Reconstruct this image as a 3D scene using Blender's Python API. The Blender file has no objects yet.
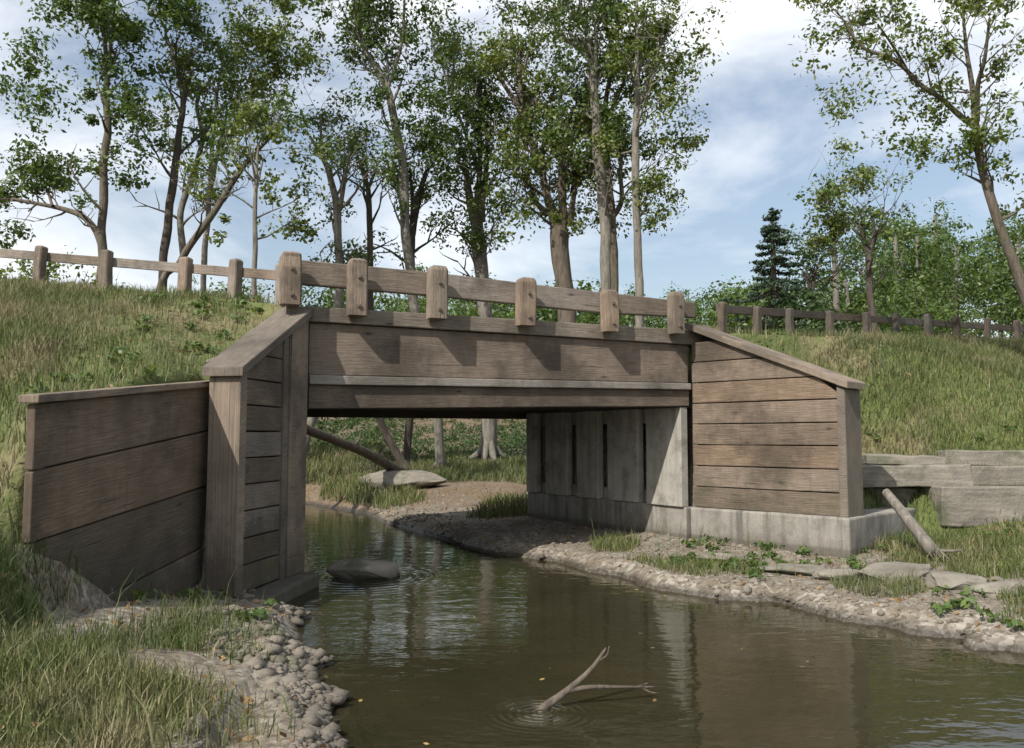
import bpy, bmesh, math, random
import numpy as np
from mathutils import Vector, Matrix, noise as mnoise
random.seed(7); RNG = np.random.default_rng(11)
SC = bpy.context.scene; COL = SC.collection
R = math.radians

# ------------------------------------------------------------------ camera
EYE, FPX, PITCH = 1.55, 850.0, math.atan(63/850.0)
cam = bpy.data.cameras.new('camera'); co = bpy.data.objects.new('camera', cam); COL.objects.link(co)
cam.sensor_width = 36; cam.lens = 36*FPX/1024; cam.clip_start = .05; cam.clip_end = 3000
co.location = (0, 0, EYE); co.rotation_euler = (math.pi/2+PITCH, 0, 0); SC.camera = co
def ray(x, y):
    f = Vector((0, math.cos(PITCH), math.sin(PITCH))); u = Vector((0, -math.sin(PITCH), math.cos(PITCH)))
    return f + Vector((1, 0, 0))*((x-512)/FPX) + u*((374-y)/FPX)
def at(x, y, Y):
    r = ray(x, y); return Vector((0, 0, EYE)) + r*(Y/r.y)
def atz(x, y, z=0.0):
    r = ray(x, y); return Vector((0, 0, EYE)) + r*((z-EYE)/r.z)

# ------------------------------------------------------------------ node helper
def mat(name):
    m = bpy.data.materials.new(name); m.use_nodes = True
    nt = m.node_tree; nt.nodes.clear(); return m, nt
class N:
    def __init__(s, nt): s.nt = nt
    def n(s, typ, inp=None, **kw):
        nd = s.nt.nodes.new(typ)
        for k, v in kw.items(): setattr(nd, k, v)
        for k, v in (inp or {}).items():
            sk = nd.inputs[k]
            if isinstance(v, bpy.types.NodeSocket): s.nt.links.new(v, sk)
            else: sk.default_value = v
        return nd
    def noise(s, vec, scale, detail=6, rough=.6, dist=0):
        return s.n('ShaderNodeTexNoise', {'Vector': vec, 'Scale': scale, 'Detail': detail, 'Roughness': rough, 'Distortion': dist}).outputs['Fac']
    def ramp(s, fac, stops, interp='LINEAR'):
        r = s.n('ShaderNodeValToRGB', {'Fac': fac}); cr = r.color_ramp; cr.interpolation = interp
        while len(cr.elements) > 1: cr.elements.remove(cr.elements[-1])
        for i, (p, c) in enumerate(stops):
            e = cr.elements[0] if i == 0 else cr.elements.new(p)
            e.position = p; e.color = (*c, 1) if len(c) == 3 else c
        return r.outputs['Color']
    def mix(s, f, a, b, mode='MIX'):
        m = s.n('ShaderNodeMix', data_type='RGBA', blend_type=mode)
        for k, v in ((0, f), (6, a), (7, b)):
            if isinstance(v, bpy.types.NodeSocket): s.nt.links.new(v, m.inputs[k])
            else: m.inputs[k].default_value = v if k == 0 else (*v, 1)
        return m.outputs[2]
    def math(s, op, a, b=None, c=None, clamp=False):
        m = s.n('ShaderNodeMath', operation=op, use_clamp=clamp)
        for i, v in enumerate((a, b, c)):
            if v is None: continue
            if isinstance(v, bpy.types.NodeSocket): s.nt.links.new(v, m.inputs[i])
            else: m.inputs[i].default_value = v
        return m.outputs[0]
    def mapr(s, v, a, b, c=0, d=1):
        return s.n('ShaderNodeMapRange', {'Value': v, 'From Min': a, 'From Max': b, 'To Min': c, 'To Max': d}).outputs[0]
    def bump(s, h, strength=.5, dist=.02, nrm=None):
        i = {'Height': h, 'Strength': strength, 'Distance': dist}
        if nrm: i['Normal'] = nrm
        return s.n('ShaderNodeBump', i).outputs[0]
    def out(s, sh, vol=None):
        i = {'Surface': sh}
        s.n('ShaderNodeOutputMaterial', i)
    def pri(s, **kw):
        return s.n('ShaderNodeBsdfPrincipled', {k.replace('_', ' '): v for k, v in kw.items()}).outputs[0]
    def pos(s): return s.n('ShaderNodeNewGeometry').outputs['Position']
    def island(s): return s.math('FRACT', s.math('ADD', s.n('ShaderNodeNewGeometry').outputs['Random Per Island'], s.n('ShaderNodeObjectInfo').outputs['Random']))

def wood_mat(name, dark, mid, light, green=.3, rough=.85, tint=.6):
    m, nt = mat(name); q = N(nt)
    uv = q.n('ShaderNodeTexCoord').outputs['UV']; pos = q.pos(); isl = q.island()
    st = q.n('ShaderNodeMapping', {'Vector': uv, 'Scale': (1.2, 26, 1)}).outputs[0]
    g1 = q.noise(st, 3.0, 8, .65, .6)
    st2 = q.n('ShaderNodeMapping', {'Vector': uv, 'Scale': (3, 110, 1)}).outputs[0]
    g2 = q.noise(st2, 2.0, 4, .7)
    big = q.noise(pos, 1.7, 5, .6)
    c = q.ramp(g1, [(.25, dark), (.5, mid), (.78, light)])
    c = q.mix(q.mapr(isl, .0, .45, tint, 0), c, tuple(.30*v for v in mid)); c = q.mix(q.mapr(isl, .35, .5, 0, .28), c, (mid[0]*1.15, mid[1]*.85, mid[2]*.62))
    gry = sum(light)/3*1.05
    c = q.mix(q.mapr(isl, .55, 1.0, 0, .65), c, q.mix(g1, (gry*.45, gry*.44, gry*.42), (gry*1.15, gry*1.1, gry*1.02)))
    kn = q.n('ShaderNodeTexVoronoi', {'Vector': q.n('ShaderNodeMapping', {'Vector': uv, 'Scale': (1.1, 3.2, 1)}).outputs[0], 'Scale': 1.6}).outputs['Distance']
    c = q.mix(q.mapr(kn, .05, .16, .5, 0), c, tuple(.8*v for v in dark)); c = q.mix(q.mapr(kn, .035, .07, .9, 0), c, (.025, .017, .012))
    c = q.mix(q.mapr(q.noise(pos, .9, 6, .7), .48, .6, 0, .6), c, tuple(.55*v for v in dark))
    damp = q.mapr(q.math('ADD', q.n('ShaderNodeSeparateXYZ', {'Vector': pos}).outputs[2], q.math('MULTIPLY', q.noise(pos, 2.4, 6, .7), .7)), .65, 1.05, .65, 0)
    c = q.mix(damp, c, (.045, .040, .028))
    spl = q.noise(q.n('ShaderNodeMapping', {'Vector': uv, 'Scale': (.9, 34, 1)}).outputs[0], 1.3, 2, .5, .2)
    c = q.mix(q.mapr(spl, .27, .31, .85, 0), c, (.012, .01, .008))
    lich = q.mapr(q.noise(pos, 13, 5, .7), .64, .72, 0, .5)
    c = q.mix(lich, c, (.30, .31, .25))
    c = q.mix(q.mapr(big, .42, .7, 0, .55), c, tuple(v*.5 for v in dark))
    crack = q.mapr(g2, .28, .4, 1, 0)
    c = q.mix(q.math('MULTIPLY', crack, .6), c, (.02, .016, .012))
    z = q.n('ShaderNodeSeparateXYZ', {'Vector': pos}).outputs[2]
    gm = q.math('MULTIPLY', q.mapr(z, .2, 1.3, 1, .12), q.mapr(q.noise(pos, 5, 6, .7), .45, .65, 0, 1))
    c = q.mix(q.math('MULTIPLY', gm, green), c, (.06, .075, .03))
    # pale water-stain streaks that run down the boards
    sp = q.n('ShaderNodeMapping', {'Vector': pos, 'Scale': (7, 7, .6)}).outputs[0]
    c = q.mix(q.mapr(q.noise(sp, 1.6, 5, .6), .52, .72, 0, .35), c, tuple(v*.45 for v in mid))
    h = q.math('ADD', g1, q.math('MULTIPLY', g2, .8))
    q.out(q.pri(Base_Color=c, Roughness=rough, Normal=q.bump(h, .8, .016)))
    return m
WOOD = wood_mat('weathered_planks', (.075, .055, .04), (.19, .145, .105), (.33, .27, .21), .6)
WOODC = wood_mat('cap_timber', (.11, .09, .07), (.26, .215, .17), (.42, .37, .31), .25)
WOODR = wood_mat('rail_timber', (.105, .08, .058), (.24, .19, .145), (.39, .33, .265), .15, tint=.35)
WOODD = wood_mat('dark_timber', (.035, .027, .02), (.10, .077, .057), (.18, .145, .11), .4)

def concrete_mat(name, a, b, stain=.6):
    m, nt = mat(name); q = N(nt); pos = q.pos()
    n1 = q.noise(pos, 2.2, 8, .65); n2 = q.noise(pos, 45, 5, .6)
    c = q.ramp(n1, [(.3, a), (.7, b)])
    sp = q.n('ShaderNodeMapping', {'Vector': pos, 'Scale': (5, 5, .5)}).outputs[0]
    c = q.mix(q.mapr(q.noise(sp, 1.5, 6, .65), .47, .68, 0, stain), c, tuple(v*.35 for v in a))
    c = q.mix(q.mapr(n2, .3, .42, .4, 0), c, (.05, .045, .04))
    z = q.n('ShaderNodeSeparateXYZ', {'Vector': pos}).outputs[2]
    wet = q.mapr(q.math('ADD', z, q.math('MULTIPLY', q.noise(pos, 6), .2)), .2, .5, 1, 0)
    c = q.mix(q.math('MULTIPLY', wet, .85), c, (.06, .05, .032)); tide = q.mapr(q.math('ADD', z, q.math('MULTIPLY', q.noise(pos, 9), .05)), .30, .33, .45, 0); c = q.mix(tide, c, (.045, .04, .028)); c = q.mix(q.mapr(q.noise(pos, 3.1, 7, .7), .5, .62, 0, .5), c, (.10, .095, .07))
    q.out(q.pri(Base_Color=c, Roughness=.9, Normal=q.bump(q.math('ADD', n1, q.math('MULTIPLY', n2, .4)), .5, .02)))
    return m
CONC = concrete_mat('old_concrete', (.17, .16, .14), (.31, .29, .255), .8)

PANEL = concrete_mat('panel_concrete', (.26, .245, .215), (.38, .36, .32), .5)
def rock_mat(name, a, b):
    m, nt = mat(name); q = N(nt); pos = q.pos(); isl = q.island()
    n1 = q.noise(pos, 3.5, 9, .7, .4); n2 = q.noise(pos, 30, 5, .65)
    lay = q.noise(q.n('ShaderNodeMapping', {'Vector': pos, 'Scale': (1, 1, 9)}).outputs[0], 2.5, 6, .6)
    c = q.ramp(q.math('MULTIPLY_ADD', lay, .5, q.math('MULTIPLY', n1, .5)), [(.32, a), (.66, b)])
    c = q.mix(q.mapr(isl, 0, 1, 0, .45), c, tuple(.5*v for v in b))
    c = q.mix(q.mapr(q.noise(pos, 2.1, 5, .6), .53, .66, 0, .7), c, (.06, .075, .03))
    z = q.n('ShaderNodeSeparateXYZ', {'Vector': pos}).outputs[2]
    c = q.mix(q.mapr(q.math('ADD', z, q.math('MULTIPLY', q.noise(pos, 4), .1)), .06, .17, .8, 0), c, (.035, .03, .02))
    q.out(q.pri(Base_Color=c, Roughness=.85, Normal=q.bump(q.math('ADD', n1, q.math('MULTIPLY', n2, .35)), .7, .04)))
    return m
ROCK = rock_mat('limestone', (.10, .09, .075), (.29, .262, .215))

def bark_mat(name, a, b, sc=1.0):
    m, nt = mat(name); q = N(nt); pos = q.pos()
    sp = q.n('ShaderNodeMapping', {'Vector': pos, 'Scale': (9*sc, 9*sc, 1.6*sc)}).outputs[0]
    n1 = q.noise(sp, 1.6, 8, .7, .5); n2 = q.noise(pos, .9, 4)
    c = q.ramp(n1, [(.3, a), (.65, b)])
    c = q.mix(q.mapr(n2, .5, .7, 0, .4), c, (.075, .085, .045))
    q.out(q.pri(Base_Color=c, Roughness=.95, Normal=q.bump(n1, .9, .05)))
    return m
BARK = [bark_mat('brown_bark', (.045, .035, .026), (.16, .13, .10)),
        bark_mat('grey_bark', (.08, .072, .06), (.25, .225, .19)),
        bark_mat('dark_bark', (.028, .022, .017), (.095, .078, .06))]

def leaf_mat(name, a, b, c3, trans=.35):
    m, nt = mat(name); q = N(nt); isl = q.island()
    big = q.noise(q.pos(), .35, 3)
    c = q.ramp(q.math('MULTIPLY_ADD', isl, .6, q.math('MULTIPLY', big, .5)), [(.1, a), (.5, b), (.95, c3)])
    p = q.pri(Base_Color=c, Roughness=.5)
    t = q.n('ShaderNodeBsdfTranslucent', {'Color': q.mix(1.0, c, (1.25, 1.2, .5), 'MULTIPLY')}).outputs[0]
    q.out(q.n('ShaderNodeMixShader', {0: trans, 1: p, 2: t}).outputs[0])
    return m
LEAF = [leaf_mat('maple_leaves', (.035, .065, .015), (.065, .115, .025), (.13, .18, .04)),
        leaf_mat('yellow_green_leaves', (.055, .085, .018), (.10, .15, .03), (.20, .21, .05)),
        leaf_mat('deep_green_leaves', (.02, .042, .014), (.04, .078, .02), (.075, .12, .03)),
        leaf_mat('conifer_needles', (.012, .03, .016), (.025, .05, .024), (.04, .075, .035), .15)]

# ------------------------------------------------------------------ object helpers
def link(name, me, material=None, parent=None):
    o = bpy.data.objects.new(name, me); COL.objects.link(o)
    if material: me.materials.append(material)
    if parent: o.parent = parent; o.matrix_parent_inverse = Matrix.Translation(-parent.location)
    return o
def thing(name, label, cat, loc=(0, 0, 0), group=None):
    o = bpy.data.objects.new(name, None); COL.objects.link(o); o.location = loc; o.empty_display_size = .2
    return tag(o, label, cat, group)
def tag(o, label=None, cat=None, group=None, kind=None):
    if label: o['label'] = label
    if cat: o['category'] = cat
    if group: o['group'] = group
    if kind: o['kind'] = kind
    return o
def arr_mesh(name, verts, faces, smooth=False):
    me = bpy.data.meshes.new(name)
    V = np.asarray(verts, dtype=np.float32).reshape(-1, 3); F = np.asarray(faces, dtype=np.int32); k = F.shape[1]
    me.vertices.add(len(V)); me.vertices.foreach_set('co', V.ravel())
    me.loops.add(F.size); me.loops.foreach_set('vertex_index', F.ravel())
    me.polygons.add(len(F)); me.polygons.foreach_set('loop_start', np.arange(0, F.size, k, dtype=np.int32))
    if smooth: me.polygons.foreach_set('use_smooth', np.ones(len(F), dtype=bool))
    me.update(calc_edges=True); return me
class BM:
    """collects beams, posts and blocks for one mesh"""
    def __init__(s): s.bm = bmesh.new(); s.uv = s.bm.loops.layers.uv.new('uv')
    def hexa(s, c, ax=None, seg=1, wob=0):
        # c: 8 corners, order (u0v0w0,u1v0w0,u1v1w0,u0v1w0, same w1); subdivided along u
        c = [Vector(p) for p in c]; rings = []
        off = Vector((random.uniform(0, 50), random.uniform(0, 50)))
        for i in range(seg+1):
            t = i/seg
            ring = [c[0].lerp(c[1], t), c[3].lerp(c[2], t), c[7].lerp(c[6], t), c[4].lerp(c[5], t)]
            if wob:
                d = mnoise.noise_vector(ring[0]*1.3+Vector((off.x, off.y, 0)))*wob
                ring = [p+d+Vector((random.uniform(-1, 1), random.uniform(-1, 1), random.uniform(-1, 1)))*wob*.25 for p in ring]
            rings.append([s.bm.verts.new(p) for p in ring])
        L = (c[1]-c[0]).length; w = (c[3]-c[0]).length; h = (c[4]-c[0]).length
        faces = []
        for i in range(seg):
            a, b = rings[i], rings[i+1]; u0, u1 = L*i/seg, L*(i+1)/seg; vv = [0, w, w+h, 2*w+h, 2*w+2*h]
            for k in range(4):
                f = s.bm.faces.new((a[k], b[k], b[(k+1) % 4], a[(k+1) % 4])); faces.append(f)
                for lp, (u, v) in zip(f.loops, ((u0, vv[k]), (u1, vv[k]), (u1, vv[k+1]), (u0, vv[k+1]))): lp[s.uv].uv = (u+off.x, v+off.y)
        for ring, rev in ((rings[0], 0), (rings[-1], 1)):
            f = s.bm.faces.new(ring if rev else ring[::-1]); faces.append(f)
            for lp, (u, v) in zip(f.loops, ((0, 0), (.02, w), (.02+h*.1, w), (h*.1, 0))): lp[s.uv].uv = (u+off.x, v+off.y)
        return faces
    def beam(s, p0, p1, w, h, side=None, seg=1, wob=0):
        """w across (horizontal), h up"""
        p0, p1 = Vector(p0), Vector(p1); d = (p1-p0).normalized()
        sd = Vector(side).normalized() if side else d.cross(Vector((0, 0, 1))).normalized()
        up = sd.cross(d).normalized(); sd = sd*w/2; up = up*h/2
        return s.hexa([p0-sd-up, p1-sd-up, p1+sd-up, p0+sd-up, p0-sd+up, p1-sd+up, p1+sd+up, p0+sd+up], seg=seg, wob=wob)
    def post(s, base, w, d, h, ux, lean=(0, 0), rnd=.05):
        ux = Vector(ux).normalized(); uy = Vector((-ux.y, ux.x, 0)); base = Vector(base)
        off = (random.uniform(0, 50), random.uniform(0, 50)); prev = None
        lv = [(0, 1), (h*.35, 1.0), (h*.7, 1), (h-rnd, .99), (h-rnd*.45, .9), (h-rnd*.1, .72), (h, .45)]
        jit = [random.uniform(-.006, .006) for _ in lv]
        for i, (z, k) in enumerate(lv):
            o = base+Vector((lean[0]*z/h+jit[i], lean[1]*z/h+jit[-i], z)); ring = []
            for a, b in ((-1, -.8), (-.8, -1), (.8, -1), (1, -.8), (1, .8), (.8, 1), (-.8, 1), (-1, .8)):
                ring.append(s.bm.verts.new(o+ux*(a*w/2*k)+uy*(b*d/2*k)))
            if prev:
                for j in range(8):
                    f = s.bm.faces.new((prev[j], prev[(j+1) % 8], ring[(j+1) % 8], ring[j]))
                    vs = j*w/2
                    for lp, (u, v) in zip(f.loops, ((pz, vs), (pz, vs+w/2), (z, vs+w/2), (z, vs))): lp[s.uv].uv = (u+off[0], v+off[1])
            else: s.bm.faces.new(ring[::-1])
            prev = ring; pz = z
        f = s.bm.faces.new(prev)
        for k, lp in enumerate(f.loops): lp[s.uv].uv = (off[0]+.01*k, off[1]+.03*(k % 3))
    def build(s, name, material, parent=None, bevel=.008, smooth=False):
        bmesh.ops.recalc_face_normals(s.bm, faces=s.bm.faces)
        me = bpy.data.meshes.new(name); s.bm.to_mesh(me); s.bm.free()
        o = link(name, me, material, parent)
        if smooth: me.polygons.foreach_set('use_smooth', [True]*len(me.polygons))
        if bevel:
            m = o.modifiers.new('bevel', 'BEVEL'); m.width = bevel; m.segments = 2; m.limit_method = 'ANGLE'; m.angle_limit = R(40)
        return o

def tube_arrays(pts, rads, sides=8, V=None, F=None, bumpy=0):
    """appends a tapered tube to V, F"""
    pts = [Vector(p) for p in pts]; n0 = len(V); prevn = None
    for i, p in enumerate(pts):
        t = (pts[min(i+1, len(pts)-1)]-pts[max(i-1, 0)]).normalized()
        a = t.cross(Vector((0, 1, .13))); a = a.normalized() if a.length > 1e-4 else Vector((1, 0, 0)); b = t.cross(a).normalized()
        for k in range(sides):
            an = 2*math.pi*k/sides; r = rads[i]
            if bumpy: r *= 1+bumpy*mnoise.noise(Vector((math.cos(an)*1.6, math.sin(an)*1.6, p.z*1.4+p.x)))
            V.append(p+a*(math.cos(an)*r)+b*(math.sin(an)*r))
    for i in range(len(pts)-1):
        for k in range(sides):
            F.append((n0+i*sides+k, n0+i*sides+(k+1) % sides, n0+(i+1)*sides+(k+1) % sides, n0+(i+1)*sides+k))
    e = len(pts)-1; V.append(pts[-1]+(pts[-1]-pts[-2]).normalized()*rads[-1]*.5); c = len(V)-1
    for k in range(sides): F.append((n0+e*sides+k, n0+e*sides+(k+1) % sides, c, c))
def smooth_path(pts, rads, n=4):
    out, ro = [], []
    P = [pts[0]]+list(pts)+[pts[-1]]
    for i in range(1, len(P)-2):
        for j in range(n):
            t = j/n; p0, p1, p2, p3 = P[i-1], P[i], P[i+1], P[i+2]
            out.append(.5*((2*p1)+(p2-p0)*t+(2*p0-5*p1+4*p2-p3)*t*t+(3*p1-p0-3*p2+p3)*t*t*t))
            ro.append(rads[i-1]*(1-t)+rads[i]*t)
    out.append(pts[-1]); ro.append(rads[-1]); return out, ro
def tri_mesh(name, V, F, smooth=True):
    me = bpy.data.meshes.new(name)
    me.from_pydata([tuple(v) for v in V], [], [f if f[2] != f[3] else f[:3] for f in F])
    if smooth: me.polygons.foreach_set('use_smooth', [True]*len(me.polygons))
    me.update(); return me

# ------------------------------------------------------------------ key points of the place
A = Vector((-2.17, 9.05)); B = Vector((2.35, 11.2))
BD = (B-A).normalized(); BN = Vector((BD.y, -BD.x))            # along the span, and towards the camera
AL_END = A+Vector((-.53, .85))*4.4; AR_END = Vector((.34, 14.4))
LW = Vector((-2.43, 7.6)); RW = Vector((3.80, 9.7))            # near ends of the wing walls (stream side)
L1 = Vector((-2.78, 7.95)); L0 = Vector((-3.14, 5.6)); LR = Vector((-4.05, 6.98))
E = [(-60, 34, 5.2), (-30, 21, 4.4), (-12, 12.6, 3.75), (-5.9, 10.6, 3.42), (-3.1, 9.75, 3.12), (-2.17, 9.2, 2.94), (2.35, 11.35, 2.96), (2.98, 12.1, 3.03), (5.5, 14.0, 3.18), (9.5, 17, 3.42), (16, 22, 3.8), (34, 34, 4.6), (70, 58, 6)]
SHR = [(308, 503), (368, 515), (384, 522), (460, 545), (480, 553), (545, 560), (585, 571), (612, 575), (650, 588), (700, 597), (722, 600), (770, 602), (845, 620), (920, 635), (958, 640), (975, 650), (1010, 652), (1070, 672)]
SHR = [tuple(atz(*p))[:2] for p in SHR]
SHL = [(313, 616), (302, 622), (302, 655), (333, 663), (312, 672), (316, 690), (342, 700), (331, 718), (345, 738), (352, 760)]
SHL = [tuple(atz(*p))[:2] for p in SHL]
W = [(-20, 30), (-13, 24.5), (-8.2, 21.2)]+SHR+[(5.2, 4.4), (9, -6), (1.5, -6), (-.35, 1.5), (-.62, 3.2)]+SHL[::-1]+[(-2.35, 7.5), (-2.3, 9.1), (-4.35, 12.6), (-8.0, 17.2), (-13, 21.5), (-21, 26)]

def seg_info(P, poly):
    """distance, signed side (+ = left of travel), index, t for each point"""
    best = np.full(len(P), 1e9); side = np.zeros(len(P)); idx = np.zeros(len(P), int); tt = np.zeros(len(P))
    for i in range(len(poly)-1):
        a = np.array(poly[i][:2], float); b = np.array(poly[i+1][:2], float); d = b-a
        t = np.clip(((P-a)@d)/(d@d), 0, 1); c = a+t[:, None]*d; q = P-c; ds = np.hypot(q[:, 0], q[:, 1])
        m = ds < best-1e-9; best[m] = ds[m]; idx[m] = i; tt[m] = t[m]
        side[m] = np.sign(d[0]*(P[m, 1]-a[1])-d[1]*(P[m, 0]-a[0]))
    return best, side, idx, tt
def inside(P, poly):
    r = np.zeros(len(P), bool); n = len(poly)
    for i in range(n):
        x1, y1 = poly[i][:2]; x2, y2 = poly[(i+1) % n][:2]
        c = ((y1 > P[:, 1]) != (y2 > P[:, 1])) & (P[:, 0] < (x2-x1)*(P[:, 1]-y1)/(y2-y1+1e-12)+x1)
        r ^= c
    return r
def sm(x, a, b):
    t = np.clip((x-a)/(b-a), 0, 1); return t*t*(3-2*t)
def vnoise(x, y, s, seed=0):
    x = x*s+seed*17.3; y = y*s+seed*9.1; xi = np.floor(x); yi = np.floor(y); fx = x-xi; fy = y-yi
    h = lambda a, b: (np.sin(a*127.1+b*311.7+seed)*43758.5453) % 1
    u = fx*fx*(3-2*fx); v = fy*fy*(3-2*fy)
    return (h(xi, yi)*(1-u)+h(xi+1, yi)*u)*(1-v)+(h(xi, yi+1)*(1-u)+h(xi+1, yi+1)*u)*v-.5
LOWP = [(-20, 8.8), (-8, 8.2), (-4.6, 7.3), (-3.55, 6.0), tuple(L0+Vector((-.13, .1))), tuple(L1+Vector((-.12, 0))), (-2.62, 7.8), (-2.36, 9.12), (-4.55, 12.75), (-8.5, 15), (-20, 45), (8, 45), (12, 30), (7, 22.3), (3.2, 18.5), (.95, 15.7), (.62, 14.45), (.50, 14.4), (2.48, 11.32), (3.84, 10.24), (4.94, 11.22), (5.35, 11.0), (6, 10.95), (9, 11.0), (16, 12.0), (30, 12), (30, -12), (-20, -12)]
CAPS = [(-9, 8, 2.4), (-4.05, 6.98, 1.9), (-3.2, 5.6, 1.76), (-2.78, 7.95, 2.0)], [(-2.43, 7.6, 2.05), (-2.17, 9.05, 2.8)], [(2.35, 11.2, 2.85), (3.8, 9.7, 2.02), (4.2, 10.0, 1.98)], [(3.95, 10.2, .48), (5.05, 11.2, .48)], [(5.35, 11.05, .8), (6, 11.05, .82), (9, 11.1, .85), (16, 12.2, 1.1)]
def ground_z(P, mask=False):
    P = np.asarray(P, float); x, y = P[:, 0], P[:, 1]
    de, se, ie, te = seg_info(P, E); ez = np.array([e[2] for e in E])
    rz = ez[ie]*(1-te)+ez[np.minimum(ie+1, len(E)-1)]*te
    back = se > 0
    dw, _, _, _ = seg_info(P, W+[W[0]]); wi = inside(P, W); sdw = np.where(wi, -dw, dw)+(vnoise(x, y, 3.1, 21)*.10+vnoise(x, y, 8, 22)*.045+vnoise(x, y, 19, 23)*.02)*sm(y, 2, 3); wi = sdw < 0; dw = np.abs(sdw)
    nb = vnoise(x, y, .35, 3)*.5+vnoise(x, y, 1.3, 5)*.12+vnoise(x, y, 4.1, 2)*.035
    # low land beside the stream
    left = x < (-.9 - .12*y)
    lo = .04+.35*sm(sdw, .0, .25)*.25+np.where(left, .17, .045)*np.maximum(sdw, 0)
    lo = np.minimum(lo, np.where(left, .75, .42))+(vnoise(x, y, .9, 4)*.08+vnoise(x, y, 3.3, 8)*.03+vnoise(x, y, 9, 8)*.012)*sm(sdw, .0, .8)
    lo = lo-.14*sm(-x, 2.85, 3.0)*sm(x, -3.15, -2.95)*sm(y, 5.6, 6.2)+sm(-x, 2.9, 3.2)*.38*sm(y, 3.2, 5.4)*sm(-y, -8.5, -6)
    lo = lo+.12*sm(x, 4.0, 7.0)*sm(y, 7.5, 10)
    far = .45+.12*np.maximum(sdw-4, 0)
    lo = np.where(y > 14, lo*(1-sm(y, 14, 19))+np.minimum(lo+.3*sm(y, 18, 24), 99)*sm(y, 14, 19), lo)
    lo = lo+sm(y, 20, 60)*np.minimum(far, 3.5)*.8
    lo = np.where(wi, -.03-np.minimum(.45, .32*dw), lo)
    # embankment
    f_front = rz-.40*np.maximum(de-.25, 0)
    for cp in CAPS:
        dc, _, ic, tc = seg_info(P, cp); cz = np.array([c[2] for c in cp]); czz = cz[ic]*(1-tc)+cz[np.minimum(ic+1, len(cp)-1)]*tc
        f_front = np.minimum(f_front, czz+.08+(1.25 if cp[0][2] < .6 else .95 if cp[0][2] < .9 else 1.1 if cp[0][0] > 2 else .6)*dc)
    f_front = np.maximum(f_front, rz-1.7*np.maximum(de-.1, 0))
    f_back = rz-.5*np.maximum(de-4.2, 0)
    fill = np.where(back, f_back, f_front)
    base = .7+.10*np.maximum(sdw-4, 0)*sm(y, 12, 20)
    base = np.where(back, np.minimum(base, 3.6+.02*y), np.where(x > 0, .45+.06*np.maximum(x-5, 0), .8))
    base = np.where(back, base+sm(x, 5, 14)*1.2, base)
    fill = np.maximum(fill, base)
    bern = np.abs(nb)*0+nb*.35*np.where(back & (de < 4.2), .15, 1)*sm(de, 0.1, 1.5)
    fill = fill+bern
    dl, _, _, _ = seg_info(P, LOWP+[LOWP[0]]); li = inside(P, LOWP); sl = np.where(li, dl, -dl)
    wdt = np.where((x > 4.3) & (y < 14.5), .35, np.where(((y > 14.5) & (x < -1)) | ((x < -3.7) & (y < 9)), 1.0, np.where((x < -3.3) & (y < 6.2), .3, .1)))
    m = np.where((y > 15.6) & (x > -1), sm(sl, -.5, .02), sm(sl, -wdt*.4, wdt))
    z = fill*(1-m)+lo*m
    if mask: return z, dict(m=m, sdw=sdw, de=de, back=back, x=x, y=y)
    return z
def gz(x, y): return float(ground_z([[x, y]])[0])

# ------------------------------------------------------------------ ground sheet
def axis(a, b, fine0, fine1, step, grow=1.09):
    v = list(np.arange(fine0, fine1, step)); s = step; p = fine1
    while p < b: v.append(p); s *= grow; p += s
    v.append(b); s = step; p = fine0-step; lo = []
    while p > a: lo.append(p); s *= grow; p -= s
    lo.append(a); return np.array(sorted(lo+v))
gx = axis(-900, 900, -5, 7.5, .05, 1.07); gy = axis(-60, 1500, 2.6, 13, .05, 1.06)
GX, GY = np.meshgrid(gx, gy); PP = np.stack([GX.ravel(), GY.ravel()], 1)
GZ, info = ground_z(PP, True)
nx, ny = len(gx), len(gy)
ii = np.arange((ny-1)*(nx-1)); r_ = ii//(nx-1); c_ = ii % (nx-1); q0 = r_*nx+c_
me = arr_mesh('ground', np.column_stack([PP, GZ]), np.column_stack([q0, q0+1, q0+nx+1, q0+nx]), True)
# colour masks: grass, gravel / mud margin
grassy = (1-info['m'])*np.where(info['back'] & (info['de'] < 4.2) & (info['de'] > .6), 0, 1)
leftbank = (info['x'] < -.9-.12*info['y'])
_wl = seg_info(PP, [tuple(LR), tuple(L0), tuple(L1), tuple(LW), (-2.2, 7.1)])[0]
grass2 = np.clip(grassy+np.where((info['x'] < -2.7) & (GZ > .4), .42, 0)+info['m']*np.where(leftbank, sm(info['sdw'], .2, 1.0)*sm(_wl+vnoise(PP[:, 0], PP[:, 1], 2.2, 3)*.7, .2, .9)*(.35+.65*sm(vnoise(PP[:, 0], PP[:, 1], 1.3, 15), -.32, .1)), sm(info['sdw'], 1.2, 3.2))*.8, 0, 1)
woods = sm(info['y'], 15, 19)*np.where(info['back'], 1, 0)
roadm = np.where(info['back'], 1-sm(np.abs(info['de']-2.1), 1.25, 1.6), 0)*np.where(np.abs(info['x']) < 60, 1, 0)*(1-info['m'])
ca = me.color_attributes.new('mask', 'FLOAT_COLOR', 'POINT')
ca.data.foreach_set('color', np.column_stack([grass2*(1-woods), woods, roadm, np.ones(len(PP))]).astype(np.float32).ravel())
m, nt = mat('earth_and_grass'); q = N(nt); pos = q.pos()
att = q.n('ShaderNodeVertexColor', layer_name='mask'); sep = q.n('ShaderNodeSeparateColor', {'Color': att.outputs[0]})
n1 = q.noise(pos, 2.0, 8, .65); n2 = q.noise(pos, 14, 6, .7); n3 = q.noise(pos, 60, 4, .6)
mud = q.ramp(n2, [(.3, (.075, .058, .04)), (.52, (.16, .13, .095)), (.72, (.27, .235, .18))])
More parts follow.
